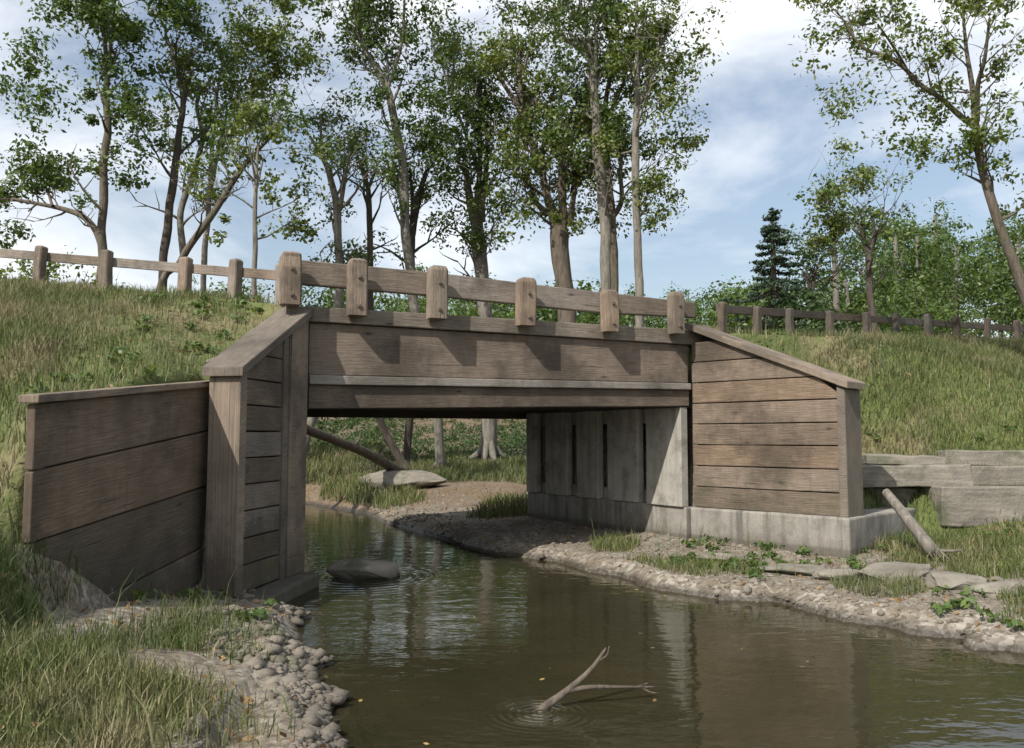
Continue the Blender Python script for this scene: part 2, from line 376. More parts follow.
vor = q.n('ShaderNodeTexVoronoi', {'Vector': pos, 'Scale': 22.0, 'Randomness': 1.0})
gcol = q.mix(1.0, q.ramp(q.n('ShaderNodeSeparateColor', {'Color': vor.outputs['Color']}).outputs[0], [(0, (.1, .085, .065)), (.5, (.22, .195, .16)), (1, (.38, .35, .3))]), (1, 1, 1), 'MULTIPLY')
mud = q.mix(q.mapr(n1, .42, .56, 0, .8), mud, gcol)
grs = q.ramp(q.math('MULTIPLY_ADD', n2, .6, q.math('MULTIPLY', n1, .4)), [(.3, (.045, .06, .018)), (.5, (.085, .11, .028)), (.7, (.17, .16, .06))])
lit = q.ramp(n2, [(.3, (.05, .035, .022)), (.5, (.13, .09, .052)), (.7, (.22, .16, .09))])
rd = q.ramp(n3, [(.3, (.12, .115, .105)), (.7, (.27, .26, .24))])
g_ = q.math('ADD', sep.outputs[0], q.math('MULTIPLY', q.math('SUBTRACT', n1, .5), 1.1))
thatch = q.mapr(q.noise(pos, .8, 6, .65), .5, .63, 0, .75)
grs = q.mix(thatch, grs, (.19, .155, .085))
c = q.mix(q.mapr(g_, .42, .58), mud, grs)
c = q.mix(q.math('MULTIPLY', sep.outputs[1], q.mapr(n1, .38, .55, .35, 1)), c, lit)
c = q.mix(sep.outputs[2], c, rd)
z = q.n('ShaderNodeSeparateXYZ', {'Vector': pos}).outputs[2]
wet = q.mapr(q.math('ADD', z, q.math('MULTIPLY', q.math('SUBTRACT', n1, .5), .08)), .03, .085, 1, 0)
c = q.mix(q.math('MULTIPLY', wet, .72), c, (.022, .018, .012))
hh = q.math('ADD', q.math('MULTIPLY', n2, .6), q.math('ADD', q.math('MULTIPLY', n3, .3), q.math('MULTIPLY', vor.outputs['Distance'], -.4)))
q.out(q.pri(Base_Color=c, Roughness=q.mapr(wet, 0, 1, .95, .35), Normal=q.bump(hh, .8, .035)))
ground = tag(link('ground', me, m), kind='structure')

# ------------------------------------------------------------------ water
BR = atz(540, 713); ST = atz(364, 577)
m, nt = mat('stream_water'); q = N(nt); pos = q.pos()
w1 = q.noise(q.n('ShaderNodeMapping', {'Vector': pos, 'Scale': (1.0, 2.2, 1), 'Rotation': (0, 0, R(25))}).outputs[0], 2.3, 3, .5, .3)
w2 = q.noise(q.n('ShaderNodeMapping', {'Vector': pos, 'Scale': (1, 1.7, 1)}).outputs[0], 9, 2, .5)
def rings(center, k, fall, amp):
    d = q.n('ShaderNodeVectorMath', {0: pos, 1: (center.x, center.y, 0)}, operation='DISTANCE').outputs['Value']
    s = q.math('SINE', q.math('MULTIPLY', d, k)); e = q.math('POWER', 2.718, q.math('MULTIPLY', d, -fall))
    return q.math('MULTIPLY', q.math('MULTIPLY', s, e), amp)
h = q.math('ADD', q.math('MULTIPLY', w1, .55), q.math('MULTIPLY', w2, .12))
h = q.math('ADD', h, rings(BR, 125, 15, 4.0)); h = q.math('ADD', h, rings(ST, 48, 2.6, .7))
nrm = q.bump(h, .24, .05)
gl = q.n('ShaderNodeBsdfGlossy', {'Color': (.95, .96, .95, 1), 'Roughness': .03, 'Normal': nrm}).outputs[0]
silt = q.mix(q.mapr(q.noise(pos, .5, 4), .35, .65), (.034, .034, .018), (.06, .052, .028))
df = q.n('ShaderNodeBsdfDiffuse', {'Color': silt, 'Normal': nrm}).outputs[0]
tr = q.n('ShaderNodeBsdfTransparent', {'Color': (.62, .58, .40, 1)}).outputs[0]
body = q.n('ShaderNodeMixShader', {0: .5, 1: df, 2: tr}).outputs[0]
fr = q.n('ShaderNodeFresnel', {'IOR': 1.33, 'Normal': nrm}).outputs[0]
q.out(q.n('ShaderNodeMixShader', {0: q.math('MULTIPLY', fr, 1.0, clamp=True), 1: body, 2: gl}).outputs[0])
wv = [(-60, -10, 0), (30, -10, 0), (30, 60, 0), (-60, 60, 0)]
tag(link('water', arr_mesh('water', wv, [(0, 1, 2, 3)]), m), kind='structure')

# ------------------------------------------------------------------ bridge
def v3(p, z): return Vector((p[0], p[1], z))
def u3(a, b): return (Vector((b[0]-a[0], b[1]-a[1], 0))).normalized()
bd, bn = v3(BD, 0), v3(BN, 0)
bx = at(308, 322, 9.05).z
Zc0, Zc1 = 2.945, 2.965                                         # top of the curb
zt = [at(308, 322, 9.05).z, at(690, 345, 11.2).z]               # joint under the curb
zm = [at(308, 375, 9.05).z, at(690, 383.5, 11.2).z]
zn = [at(308, 384.5, 9.05).z, at(690, 390, 11.2).z]
zb = [at(308, 408.5, 9.05).z, at(690, 406, 11.2).z]
bridge = thing('timber_bridge', 'short weathered timber bridge carrying the road across the stream between plank wing walls', 'bridge', v3((A+B)/2, 0))
def face(name, z0, z1, proud, thick, material, ext=0, seg=10, wob=.004, bevel=.01):
    b = BM(); a0 = v3(A, 0)-bd*ext+bn*proud; a1 = v3(B, 0)+bd*ext+bn*proud; t = bn*thick
    b.hexa([a0-t+Vector((0, 0, z0[0])), a1-t+Vector((0, 0, z0[1])), a1+Vector((0, 0, z0[1])), a0+Vector((0, 0, z0[0])),
            a0-t+Vector((0, 0, z1[0])), a1-t+Vector((0, 0, z1[1])), a1+Vector((0, 0, z1[1])), a0+Vector((0, 0, z1[0]))], seg=seg, wob=wob)
    return b.build(name, material, bridge, bevel)
g = .006
face('curb', [zt[0]+g, zt[1]+g], [Zc0, Zc1], .02, .26, WOODC, .25)
face('girder', [zm[0]+g, zm[1]+g], [zt[0], zt[1]], -.03, .22, WOOD, -.004)
face('ledger', [zn[0]+.002, zn[1]+.002], [zm[0], zm[1]], .035, .30, WOODC, -.004)
face('lower_beam', zb, [zn[0], zn[1]], -.015, .24, WOOD, -.006)
b = BM(); wid = 4.1
for k in range(7):                                              # inner stringers under the deck
    o = -bn*(.55+k*.56); b.beam(v3(A, 2.18)+o, v3(B, 2.2)+o-bd*0, .17, .42, side=bn, seg=6, wob=.004)
b.build('stringers', WOODD, bridge)
b = BM(); nb_ = 19
for k in range(nb_):
    p = v3(A, 0)+bd*((k+.5)/nb_*(B-A).length)+Vector((0, 0, 2.46+.02*k/nb_)); b.beam(p-bn*.3, p-bn*wid, (B-A).length/nb_-.012, .09, side=bd)
b.build('deck', WOODD, bridge)
b = BM(); o = -bn*wid
b.hexa([v3(A, 1.86)+o-bn*.2, v3(B, 1.86)+o-bn*.2, v3(B, 1.86)+o, v3(A, 1.86)+o, v3(A, 2.95)+o-bn*.2, v3(B, 2.95)+o-bn*.2, v3(B, 2.95)+o, v3(A, 2.95)+o], seg=8, wob=.004)
b.build('back_girder', WOODD, bridge)
# abutments: boards behind upright piles
for (p, e, sgn, cnt) in ((A, AL_END, -1, 5), (B, AR_END, 1, 6)):
    d = u3(p, e); n_ = Vector((d.y, -d.x, 0)); n_ = n_ if n_.x*(-sgn) > 0 else -n_                  # n_ faces the stream
    Lw = (e-p).length; b = BM(); zz = .63
    while zz < 2.25:
        b.beam(v3(p, zz+.13)+d*.06-n_*.16, v3(p, zz+.13)+d*Lw-n_*.16, .07, .252, side=n_, seg=6, wob=.004); zz += .26
    b.build('abutment_planking', WOODD, bridge)
    po = .1 if sgn > 0 else -.17
    b = BM(); b.hexa([v3(p, -.5)+d*.02-n_*.6, v3(e, -.5)-n_*.6, v3(e, -.5)+n_*po, v3(p, -.5)+d*.02+n_*po, v3(p, .64)+d*.02-n_*.6, v3(e, .64)-n_*.6, v3(e, .64)+n_*po, v3(p, .64)+d*.02+n_*po], seg=12, wob=.01)
    b.build('abutment_footing', CONC, bridge, .02)
    edges = []
    for xx in ((688, 653), (644, 614), (604, 583), (573, 552), (542, 533)):   # plan position of each panel along the abutment
        edges.append([(lambda kk: (kk*B.y-B.x)/(d.x-kk*d.y))((t_-512)/FPX) for t_ in xx])
    if sgn < 0: edges = [[.05+.85*k, .8+.85*k] for k in range(5)]
    for k, (s0, s1) in enumerate(edges):
        s0, s1 = max(s0, .02), min(s1, Lw-.01); c0 = v3(p, .64)+n_*(.075 if sgn > 0 else -.12)
        b = BM(); b.beam(c0+d*s0+Vector((0, 0, .65)), c0+d*s1+Vector((0, 0, .65)), .12, 1.30, seg=3, wob=.004); b.build('panel', PANEL, bridge, .008)
        if k < 4:
            g1_ = edges[k+1][0]
            for (za, zb2) in ((.0, .17), (1.10, 1.30)):
                b = BM(); b.beam(v3(p, .64+(za+zb2)/2)+d*(s1+.003)-n_*.035, v3(p, .64+(za+zb2)/2)+d*(g1_-.003)-n_*.035, .1, zb2-za); b.build('slot_filler', PANEL, bridge, .004)
    b = BM(); b.beam(v3(p, 1.99)+d*.1-n_*.03, v3(e, 1.99)-n_*.03, .32, .11, side=n_, seg=5, wob=.004); b.build('pile_cap', WOODD, bridge)
    e2_ = e+(Vector((1.9, 2.9)) if sgn > 0 else Vector((-3.6, 1.8))); b = BM(); zz = .1
    while zz < 2.3:
        b.beam(v3(e, zz+.13)-n_*.12, v3(e2_, zz+.13), .09, .25, seg=6, wob=.004); zz += .26
    b.build('back_wing_planking', WOOD, bridge)
STEEL = concrete_mat('rusty_steel', (.085, .062, .05), (.17, .13, .10))

# ------------------------------------------------------------------ wing walls
def wing(name, label, p, e, zt0, zt1, thick, out, foot, pitch=.27, zfoot=.64, posts=True, ztop_cap=.09):
    """plank wall from bridge corner p to near end e; out = direction away from the stream"""
    root = thing(name, label, 'retaining wall', v3(e, 0)); d = u3(p, e); n_ = v3(out, 0).normalized(); s_ = -n_  # s_ faces the stream
    Lw = (e-p).length; zl = lambda t: zt0*(1-t)+zt1*t
    b = BM(); z = zfoot+.01; k = 0
    while z < zt0-.05:
        z1 = z+pitch-.012
        tmax = 1.0 if z1 < zt1 else max(0, (zt0-z1)/(zt0-zt1))
        tmin_end = min(1.0, (zt0-z)/(zt0-zt1)) if z > zt1 else 1.0
        a = .10/Lw if posts else .01
        e0 = min(1-.02/Lw if not posts else 1-.1/Lw, tmin_end); e1 = min(e0, tmax)
        j = random.uniform(-.006, .006)-.0; o0 = s_*(-.05 if posts else -.012)+s_*j; o1 = o0-s_*.07
        if e1 > a+.02:
            P = lambda t, zz, o: v3(p, zz)+d*(Lw*t)+o
            b.hexa([P(a, z, o1), P(e0, z, o1), P(e0, z, o0), P(a, z, o0), P(a, z1, o1), P(e1, z1, o1), P(e1, z1, o0), P(a, z1, o0)], seg=7, wob=.003)
        z += pitch; k += 1
    b.build('planking', WOOD, root, .009)
    # far post beside the bridge, near post at the end
    if posts:
        b = BM(); w_ = .42
        P = lambda s, zz, o: v3(p, zz)+d*s+n_*o
        z0, z1_ = zl(0), zl(w_/Lw)
        b.hexa([P(.012, zfoot, .16), P(w_, zfoot, .16), P(w_, zfoot, 0), P(.012, zfoot, 0), P(.012, z0-.02, .16), P(w_, z1_-.02, .16), P(w_, z1_-.02, 0), P(.012, z0-.02, 0)])
        b.build('post', WOODC, root, .012)
        b = BM(); b.hexa([P(w_+.004, zfoot, .12), P(w_+.11, zfoot, .12), P(w_+.11, zfoot, .03), P(w_+.004, zfoot, .03), P(w_+.004, z1_-.04, .12), P(w_+.11, zl((w_+.1)/Lw)-.03, .12), P(w_+.11, zl((w_+.1)/Lw)-.03, .03), P(w_+.004, z1_-.04, .03)])
        b.build('flange', WOODC, root, .006)
    b = BM(); pw = .13 if posts else .1
    P = lambda s, zz, o: v3(e, zz)-d*s+n_*o
    b.hexa([P(pw, zfoot if posts else zfoot-.0, thick), P(0, zfoot, thick), P(0, zfoot, 0), P(pw, zfoot, 0), P(pw, zl(1)-.0+(zt0-zt1)*pw/Lw-.02, thick), P(0, zl(1)-.02, thick), P(0, zl(1)-.02, 0), P(pw, zl(1)+(zt0-zt1)*pw/Lw-.02, 0)])
    b.build('end_post', WOODC, root, .012)
    # back of the wall (soil side boards)
    b = BM(); P = lambda t, zz, o: v3(p, zz)+d*(Lw*t)+n_*o
    b.hexa([P(.03, .2, thick-.02), P(.93, .2, thick-.02), P(.93, .2, .17), P(.03, .2, .17), P(.03, zt0-.04, thick-.02), P(.93, zt1+.0, thick-.02), P(.93, zt1+.0, .17), P(.03, zt0-.04, .17)])
    b.build('backing', WOODD, root, 0)
    b = BM(); ov = .045
    P = lambda s, zz, o: v3(p, zz)+d*s+n_*o
    sl = (zt1-zt0)/Lw; f = lambda s: zt0+sl*s
    s0, s1 = -.05, Lw+.05
    b.hexa([P(s0, f(s0), thick+ov), P(s1, f(s1), thick+ov), P(s1, f(s1), -ov), P(s0, f(s0), -ov), P(s0, f(s0)+ztop_cap, thick+ov), P(s1, f(s1)+ztop_cap, thick+ov), P(s1, f(s1)+ztop_cap, -ov), P(s0, f(s0)+ztop_cap, -ov)], seg=8, wob=.003)
    b.build('cap', WOODC, root, .01)
    for nm, args in foot:
        b = BM(); b.hexa(args, seg=8, wob=.014); b.build(nm, CONC, root, .025)
    return root
dL, oL = u3(A, LW), Vector((-.98, .177, 0)); dR, oR = u3(B, RW), Vector((.717, .697, 0))
zfL = .15
PL = lambda s, zz, o: v3(A, zz)+dL*s+oL*o
PR = lambda s, zz, o: v3(B, zz)+dR*s+oR*o
LwL, LwR = (LW-A).length, (RW-B).length
wing('wing_wall', 'narrow plank wing wall left of the bridge opening, its sloping cap dropping to the lower left', A, LW,
     at(306, 316, 9.05).z, at(240, 374, 7.6).z, .31, oL,
     [('footing', [PL(.0, -.45, .3), PL(LwL+.28, -.45, .34), PL(LwL+.34, -.45, -.26), PL(.0, -.45, -.16), PL(.0, zfL, .3), PL(LwL+.28, zfL-.05, .34), PL(LwL+.34, zfL-.05, -.26), PL(.0, zfL, -.16)])], zfoot=zfL-.01, pitch=.243)
wing('wing_wall', 'wide plank wing wall right of the bridge opening, standing on a pale concrete footing', B, RW,
     at(690, 330, 11.2).z, at(845, 387, 9.7).z, .42, oR,
     [('footing', [PR(.0, -.4, 1.9), PR(LwR+.03, -.4, 1.9), PR(LwR+.03, -.4, -.06), PR(.0, -.4, -.06), PR(.0, .64, 1.9), PR(LwR+.03, .64, 1.9), PR(LwR+.03, .64, -.06), PR(.0, .64, -.06)])], zfoot=.635, posts=False, ztop_cap=.085)

# left retaining wall with its own cap
root = thing('retaining_wall', 'long low timber retaining wall at the left edge, of broad boards under a thin cap', 'retaining wall', v3(L0, 0))
c_tl, c_tr = at(30, 404, 5.6).z, at(208, 385, 7.9).z
j1 = [at(30, 472, 5.6).z, at(208, 430, 7.9).z]; j2 = [at(30, 545, 5.6).z, at(208, 485, 7.9).z]; j3 = [at(90, 600, 6.3).z-.12, at(208, 545, 7.9).z]
lv = [[c_tl, c_tr], j1, j2, j3, [j3[0]-.45, j3[1]-.45]]
d = u3(L0, L1); n_ = Vector((d.y, -d.x, 0))
b = BM()
for i in range(4):
    g2 = .012; o = n_*random.uniform(-.008, .006)
    t0, t1 = lv[i], lv[i+1]
    b.hexa([v3(L0, t1[0]+g2)-n_*.065+o, v3(L1, t1[1]+g2)-n_*.065+o, v3(L1, t1[1]+g2)+o, v3(L0, t1[0]+g2)+o, v3(L0, t0[0])-n_*.065+o, v3(L1, t0[1])-n_*.065+o, v3(L1, t0[1])+o, v3(L0, t0[0])+o], seg=8, wob=.004)
b.build('planking', WOOD, root, .01)
for s_ in (.25, 1.15, 2.0):                                     # posts on the soil side
    b = BM(); p_ = v3(L0, 0)+d*s_-n_*.13; b.beam(p_-Vector((0, 0, .2)), p_+Vector((0, 0, c_tl-.03)), .12, .12, side=d); b.build('post', WOODD, root)
b = BM(); cz = .055
a0, a1 = v3(L0, c_tl+.004)-d*.04, v3(L1, c_tr+.004)+d*.1
b.hexa([a0-n_*.10, a1-n_*.10, a1+n_*.05, a0+n_*.05, a0-n_*.10+Vector((0, 0, cz)), a1-n_*.10+Vector((0, 0, cz)), a1+n_*.05+Vector((0, 0, cz)), a0+n_*.05+Vector((0, 0, cz))], seg=8, wob=.003)
b.build('cap', WOODC, root, .008)
# ------------------------------------------------------------------ guard rails and fences
def line_depth(x, P, Q):
    """depth where the pixel column x crosses the plan line P-Q"""
    k = (x-512)/(FPX*math.cos(PITCH)); k = (x-512)/FPX*1.0
    d = Q-P; # (P.x+t d.x) = k*(P.y+t d.y)
    t = (k*P.y-P.x)/(d.x-k*d.y); return P.y+t*d.y
GA, GB = A+BN*.12, B+BN*.12
guard = thing('guard_rail', 'heavy timber guard rail of thick posts and one broad rail along the bridge edge', 'guard rail', v3(GA, Zc0))
for x, yt, yb_, w_ in ((290, 252, 305, .21), (357, 259, 316, .2), (437, 266, 319, .21), (526, 278, 326, .215), (610, 290, 332, .19), (676, 292, 334, .18)):
    Yd = line_depth(x, GA, GB); top = at(x, yt, Yd); bot = at(x, yb_, Yd)
    b = BM(); b.post((bot.x, bot.y, bot.z), w_, .17, top.z-bot.z, bd, rnd=.06, lean=(random.uniform(-.012, .012), 0))
    pst = b.build('post', WOODR, guard, 0)
    for zz in (.1, (top.z-bot.z)*.66):
        b = BM(); c0 = Vector((bot.x, bot.y, bot.z+zz))+bn*.085; b.beam(c0, c0+bn*.022, .036, .036); b.build('bolt', STEEL, guard, .006)
GA2, GB2 = A-BN*.03, B-BN*.03
xs = [(288, 437, (258.5, 283), (272.5, 296)), (437, 610, (272.5, 296), (293, 313.5)), (610, 697, (293, 313.5), (302.5, 317.5))]
for x0, x1, (t0, b0), (t1, b1) in xs:
    y0, y1 = line_depth(x0, GA2, GB2), line_depth(x1, GA2, GB2); th = bn*.09
    a0, a1, c0, c1 = at(x0+1, b0, y0), at(x1-1, b1, y1), at(x0+1, t0, y0), at(x1-1, t1, y1)
    b = BM(); b.hexa([a0-th, a1-th, a1, a0, c0-th, c1-th, c1, c0], seg=6, wob=.004); b.build('rail', WOODR, guard, .012)

def fence(name, label, pts, pw, th, material=WOODR):
    root = thing(name, label, 'fence', tuple(pts[0][0]))
    for i, (p, hgt, rz) in enumerate(pts):
        d = ((pts[min(i+1, len(pts)-1)][0]-pts[max(i-1, 0)][0])); d.z = 0; d.normalize()
        b = BM(); b.post(p-Vector((0, 0, .25)), pw*random.uniform(.92, 1.08), pw, hgt+.25, d, rnd=.03, lean=(random.uniform(-.02, .02), random.uniform(-.02, .02))); b.build('post', material, root, 0)
    for i in range(len(pts)-1):
        (p, h0, r0), (q_, h1, r1) = pts[i], pts[i+1]; a_, c_ = Vector((p.x, p.y, r0)), Vector((q_.x, q_.y, r1)); d = (c_-a_).normalized(); n_ = Vector((-d.y, d.x, 0)).normalized()*(pw*.5+.02)
        b = BM(); b.beam(a_+n_+d*.004, c_+n_-d*.004, .045, th, seg=4, wob=.003); b.build('rail', material, root, .006)
    return root
lp = []
for x, yt, yb_, Yd in ((-75, 240, 280, 11.4), (-18, 242, 283, 11.0), (38, 246, 288, 10.7), (105, 250, 292, 10.5), (183, 257, 298, 10.3), (234, 259, 303, 10.0), (281, 264, 303, 9.6)):
    p = at(x, yb_, Yd); lp.append((p, at(x, yt, Yd).z-p.z, at(x, 253.5+.081*(x-15), Yd).z))
fence('wooden_fence', 'slim wooden fence with one rail on the grassy bank left of the bridge', lp, .125, .115)
rp = []
for x, yt, yb_, Yd in ((722, 302, 331, 12.0), (757, 306, 335, 12.7), (790, 308, 337, 13.3), (830, 311, 338, 14.0), (867, 312, 341, 14.7), (897, 313, 340, 15.3), (928, 314, 341, 15.9), (958, 316, 343, 16.5), (987, 318, 343, 17.1), (1018, 320, 345, 17.7), (1052, 322, 346, 18.4)):
    p = at(x, yb_, Yd); rp.append((p, at(x, yt, Yd).z-p.z, at(x, 306.5+.068*(x-700), Yd).z))
fence('wooden_fence', 'slim wooden fence with one dark rail receding along the road right of the bridge', rp, .105, .12, WOODD)

# ------------------------------------------------------------------ trees
def leaf_cloud(centers, rads, per, size, flat=1.0, droop=0):
    """many folded leaf quads around the clump centres"""
    C = np.repeat(np.asarray(centers), per, axis=0); rr = np.repeat(np.asarray(rads), per)
    d = RNG.normal(size=C.shape); d /= np.linalg.norm(d, axis=1)[:, None]
    r = RNG.random(len(C))**.6*(1+.5*RNG.random(len(C))**4)
    P = C+d*(r*rr)[:, None]*np.array([1, 1, .75*flat])
    n = d*.7+RNG.normal(size=C.shape)*.7+np.array([0, 0, .5]); n /= np.linalg.norm(n, axis=1)[:, None]
    a = np.cross(n, RNG.normal(size=C.shape)); a /= np.linalg.norm(a, axis=1)[:, None]; b_ = np.cross(n, a)
    s = size*(.45+1.0*RNG.random(len(C)))[:, None]
    V = np.stack([P-a*s*.62, P-b_*s*.32+n*s*.06, P+a*s*.62, P+b_*s*.32+n*s*.06], 1).reshape(-1, 3)
    F = np.arange(len(V)).reshape(-1, 4); return V, F
def grow(V, F, tips, p, d, L, r, lvl, sides=5):
    pts = [p]; q_ = p.copy(); dd = d.normalized(); n = 4
    for i in range(n):
        dd = (dd+Vector((random.gauss(0, .16), random.gauss(0, .16), random.gauss(.05, .12)))).normalized()
        q_ = q_+dd*(L/n); pts.append(q_.copy())
    tube_arrays(pts, [r*(1-.8*i/n) for i in range(n+1)], sides, V, F)
    if lvl > 0:
        for i in range(2, n+1):
            for s_ in range(2 if lvl > 1 else 1):
                ax = Vector((random.gauss(0, 1), random.gauss(0, 1), random.gauss(.2, .6))).normalized()
                grow(V, F, tips, pts[i], (dd*.8+ax*.8), L*random.uniform(.4, .65), r*.45, lvl-1, 4)
    else: tips.append(pts[-1])
def tree(name, label, Y, limbs, crown, bark=0, leaf=0, lsize=.12, per=80, dens=1.0, cat='tree', group='trees beyond the road', twig=1.0, depth=None, gap=-.08, kr=24, tipleaf=.3):
    base = limbs[0][0]; bp = at(base[0], base[1], Y); g0 = gz(bp.x, bp.y)
    root = thing(name, label, cat, (bp.x, bp.y, g0), group)
    V, F, tips = [], [], []
    for li, L in enumerate(limbs):
        off = 0 if li == 0 else random.uniform(-.5, .5); pts = []; rr = []
        for i, (x, y, w) in enumerate(L):
            t = i/max(1, len(L)-1); yy = Y+(off*t*2 if li else 0); pts.append(at(x, y, yy)); rr.append(max(.5, w)*yy/FPX/2)
        if li == 0:
            if pts[0].z > g0:
                pts.insert(0, Vector((pts[0].x, pts[0].y, g0+.3)) if pts[0].z > g0+.6 else pts[0].copy()); rr.insert(0, rr[0]*1.08)
            pts.insert(0, Vector((pts[0].x, pts[0].y, g0-.3))); rr.insert(0, rr[0]*1.55)
        if li == 0:                                             # root flare
            for k in range(6):
                an = 6.283*k/6+random.uniform(-.4, .4); R0 = rr[1]; L_ = R0*random.uniform(2.2, 4.2); dv = Vector((math.cos(an), math.sin(an), 0)); bs = Vector((pts[0].x, pts[0].y, g0)); e_ = bs+dv*L_; e_.z = gz(e_.x, e_.y)-.03
                tube_arrays([bs+dv*R0*.2+Vector((0, 0, R0*2.6)), bs+dv*R0*1.0+Vector((0, 0, R0*1.0)), bs.lerp(e_, .55)+Vector((0, 0, R0*.25)), e_], [R0*.45, R0*.42, R0*.28, R0*.1], 6, V, F)
        P, Q = smooth_path(pts, rr, 5)
        P = [p+Vector((mnoise.noise(p*1.1), mnoise.noise(p*1.1+Vector((9, 0, 0))), 0))*min(.06, Q[i]*.8) for i, p in enumerate(P)]
        tube_arrays(P, Q, 10, V, F, .18)
        n = len(P)
        for i in range(int(n*(.45 if li == 0 else .2)), n):
            if random.random() < .5*twig and P[i].z > 4:
                dv = (P[min(i+1, n-1)]-P[i-1]).normalized(); ax = Vector((random.gauss(0, 1), random.gauss(0, 1), random.gauss(.1, .4))).normalized()
                grow(V, F, tips, P[i], dv*.7+ax*.9, random.uniform(.6, 1.35)*Y/20, min(Q[i]*.5, .045*Y/20), 2 if random.random() < .3 else 1)
    o = link('trunk', tri_mesh('trunk', V, F), BARK[bark], root)
    cen, rad = [], []
    for (cx, cy, rx, ry) in crown:
        n = int(rx*ry*3.14/(kr*kr)*1.85*dens); rz = (rx+ry)/2*Y/FPX if not depth else depth
        for _ in range(n):
            while True:
                u = RNG.uniform(-1, 1, 3)
                if u@u <= 1: break
            ux, uy = cx+u[0]*rx, cy+u[1]*ry
            if mnoise.noise(Vector((ux*.022, uy*.022, Y+u[2]))) < gap: continue
            p = at(ux, uy, Y+u[2]*rz*.8)
            if p.z < gz(p.x, p.y)+.4: continue
            cen.append(tuple(p)); rad.append(RNG.uniform(.35, 1.5)*kr*.8*Y/FPX)
    for t in tips:
        if RNG.random() < tipleaf: cen.append(tuple(t)); rad.append(.32*Y/20)
    if cen:
        Vc, Fc = leaf_cloud(cen, rad, per, lsize*.86)
        link('crown', arr_mesh('crown', Vc, Fc), LEAF[leaf], root)
    return root

tree('slender_tree', 'tall straight slender tree at far left with a broken low limb arching left', 19,
     [[(101, 300, 10), (102, 240, 9), (104, 190, 8), (106, 120, 7), (108, 70, 5.5), (104, 30, 3.5), (98, -20, 2)], [(108, 72, 4), (113, 35, 3), (117, -15, 2)], [(107, 78, 2.5), (117, 50, 1.6)],
      [(103, 258, 8), (98, 232, 7), (84, 217, 6), (62, 209, 5), (38, 204, 4), (12, 199, 3)], [(52, 206, 3), (47, 190, 2.4), (43, 180, 1.5)], [(36, 204, 2.5), (28, 211, 1.5)]],
     [(125, 120, 44, 74), (80, 30, 62, 70), (40, 90, 40, 50), (110, -60, 120, 90)], 0, 0, .11)
tree('leaning_tree', 'dark slender tree leaning right beside the left fence, forked high up', 20,
     [[(162, 300, 9), (166, 240, 8.5), (173, 180, 8), (181, 125, 6.5), (181, 85, 5), (173, 55, 3), (165, 30, 2)], [(176, 62, 2.5), (176, 44, 2), (180, 36, 1.4)], [(183, 105, 4), (190, 78, 2.5), (192, 50, 1.5)]],
     [(215, 110, 50, 45), (190, 30, 60, 50)], 2, 0, .11)
tree('multi_stem_tree', 'clump of several thin stems spreading upward behind the left fence', 22,
     [[(184, 300, 8), (183, 255, 7), (181, 212, 6.5), (191, 180, 6), (202, 140, 5), (198, 100, 3.5), (213, 76, 2)], [(190, 180, 4), (199, 155, 4), (212, 120, 3.5), (236, 97, 2)],
      [(203, 300, 6), (205, 250, 6), (210, 190, 5), (214, 125, 4), (218, 90, 2.5), (223, 60, 1.5)], [(209, 200, 5), (218, 155, 4), (225, 118, 3.5), (235, 104, 2), (244, 70, 1.2)]],
     [(270, 85, 62, 52), (250, 25, 58, 50), (300, 70, 40, 42), (240, -40, 110, 60)], 1, 1, .11)
tree('leaning_tree', 'thin trunk leaning steeply right across the other stems on the left', 18,
     [[(158, 300, 8), (180, 262, 7), (206, 225, 7), (236, 178, 6), (256, 152, 4.5), (270, 138, 3), (285, 120, 1.5)]],
     [(285, 128, 26, 14), (260, 165, 22, 12)], 0, 0, .1, 50)
tree('slender_tree', 'thin upright sapling with small forked top near the first big post', 17,
     [[(254, 305, 5.5), (255, 250, 5), (255, 200, 4.5), (257, 160, 3), (259, 144, 1.5)], [(255, 180, 3), (249, 143, 1.4)], [(256, 190, 3), (264, 155, 1.4)]],
     [(268, 188, 34, 13), (240, 228, 38, 14)], 1, 1, .10, 55)
tree('forked_tree', 'grey tree with a wide fork behind the second big post', 23,
     [[(297, 476, 10), (311, 420, 9.5), (327, 350, 9), (338, 300, 9), (339, 260, 8.5), (337, 212, 8), (330, 178, 6.5), (320, 152, 4.5), (307, 132, 2)], [(326, 168, 4), (322, 140, 3), (321, 118, 1.6)], [(339, 210, 6), (345, 180, 4), (350, 152, 2)], [(343, 190, 3), (338, 172, 1.6)]],
     [(330, 130, 24, 30), (360, 60, 30, 60)], 1, 0, .11, 45, .5)
tree('forked_tree', 'slim dark tree with a tight fork, its foot curving right under the bridge', 24,
     [[(405, 468, 9), (392, 446, 8), (380, 422, 7.5), (374, 398, 7), (371, 320, 7), (370, 250, 6.5), (369, 200, 6), (368, 185, 5), (361, 160, 2)], [(369, 188, 4), (374, 175, 3), (378, 163, 1.5)]],
     [(370, 150, 20, 18)], 2, 0, .11, 45, .5)
tree('curved_tree', 'tall tree curving left at its top with crown edge over the bridge', 24,
     [[(441, 476, 10), (437, 420, 9.5), (418, 330, 10), (408, 260, 10), (404, 200, 10), (400, 150, 9), (390, 95, 8), (372, 62, 6), (358, 38, 4), (346, 26, 2)], [(364, 50, 4), (357, 30, 3), (354, 10, 2)], [(386, 84, 5), (388, 66, 3.5), (386, 50, 2)], [(388, 90, 4), (402, 40, 3), (405, -20, 2)]],
     [(380, 60, 36, 50), (425, 60, 26, 70), (430, 150, 30, 40), (400, -60, 70, 60)], 1, 0, .12)
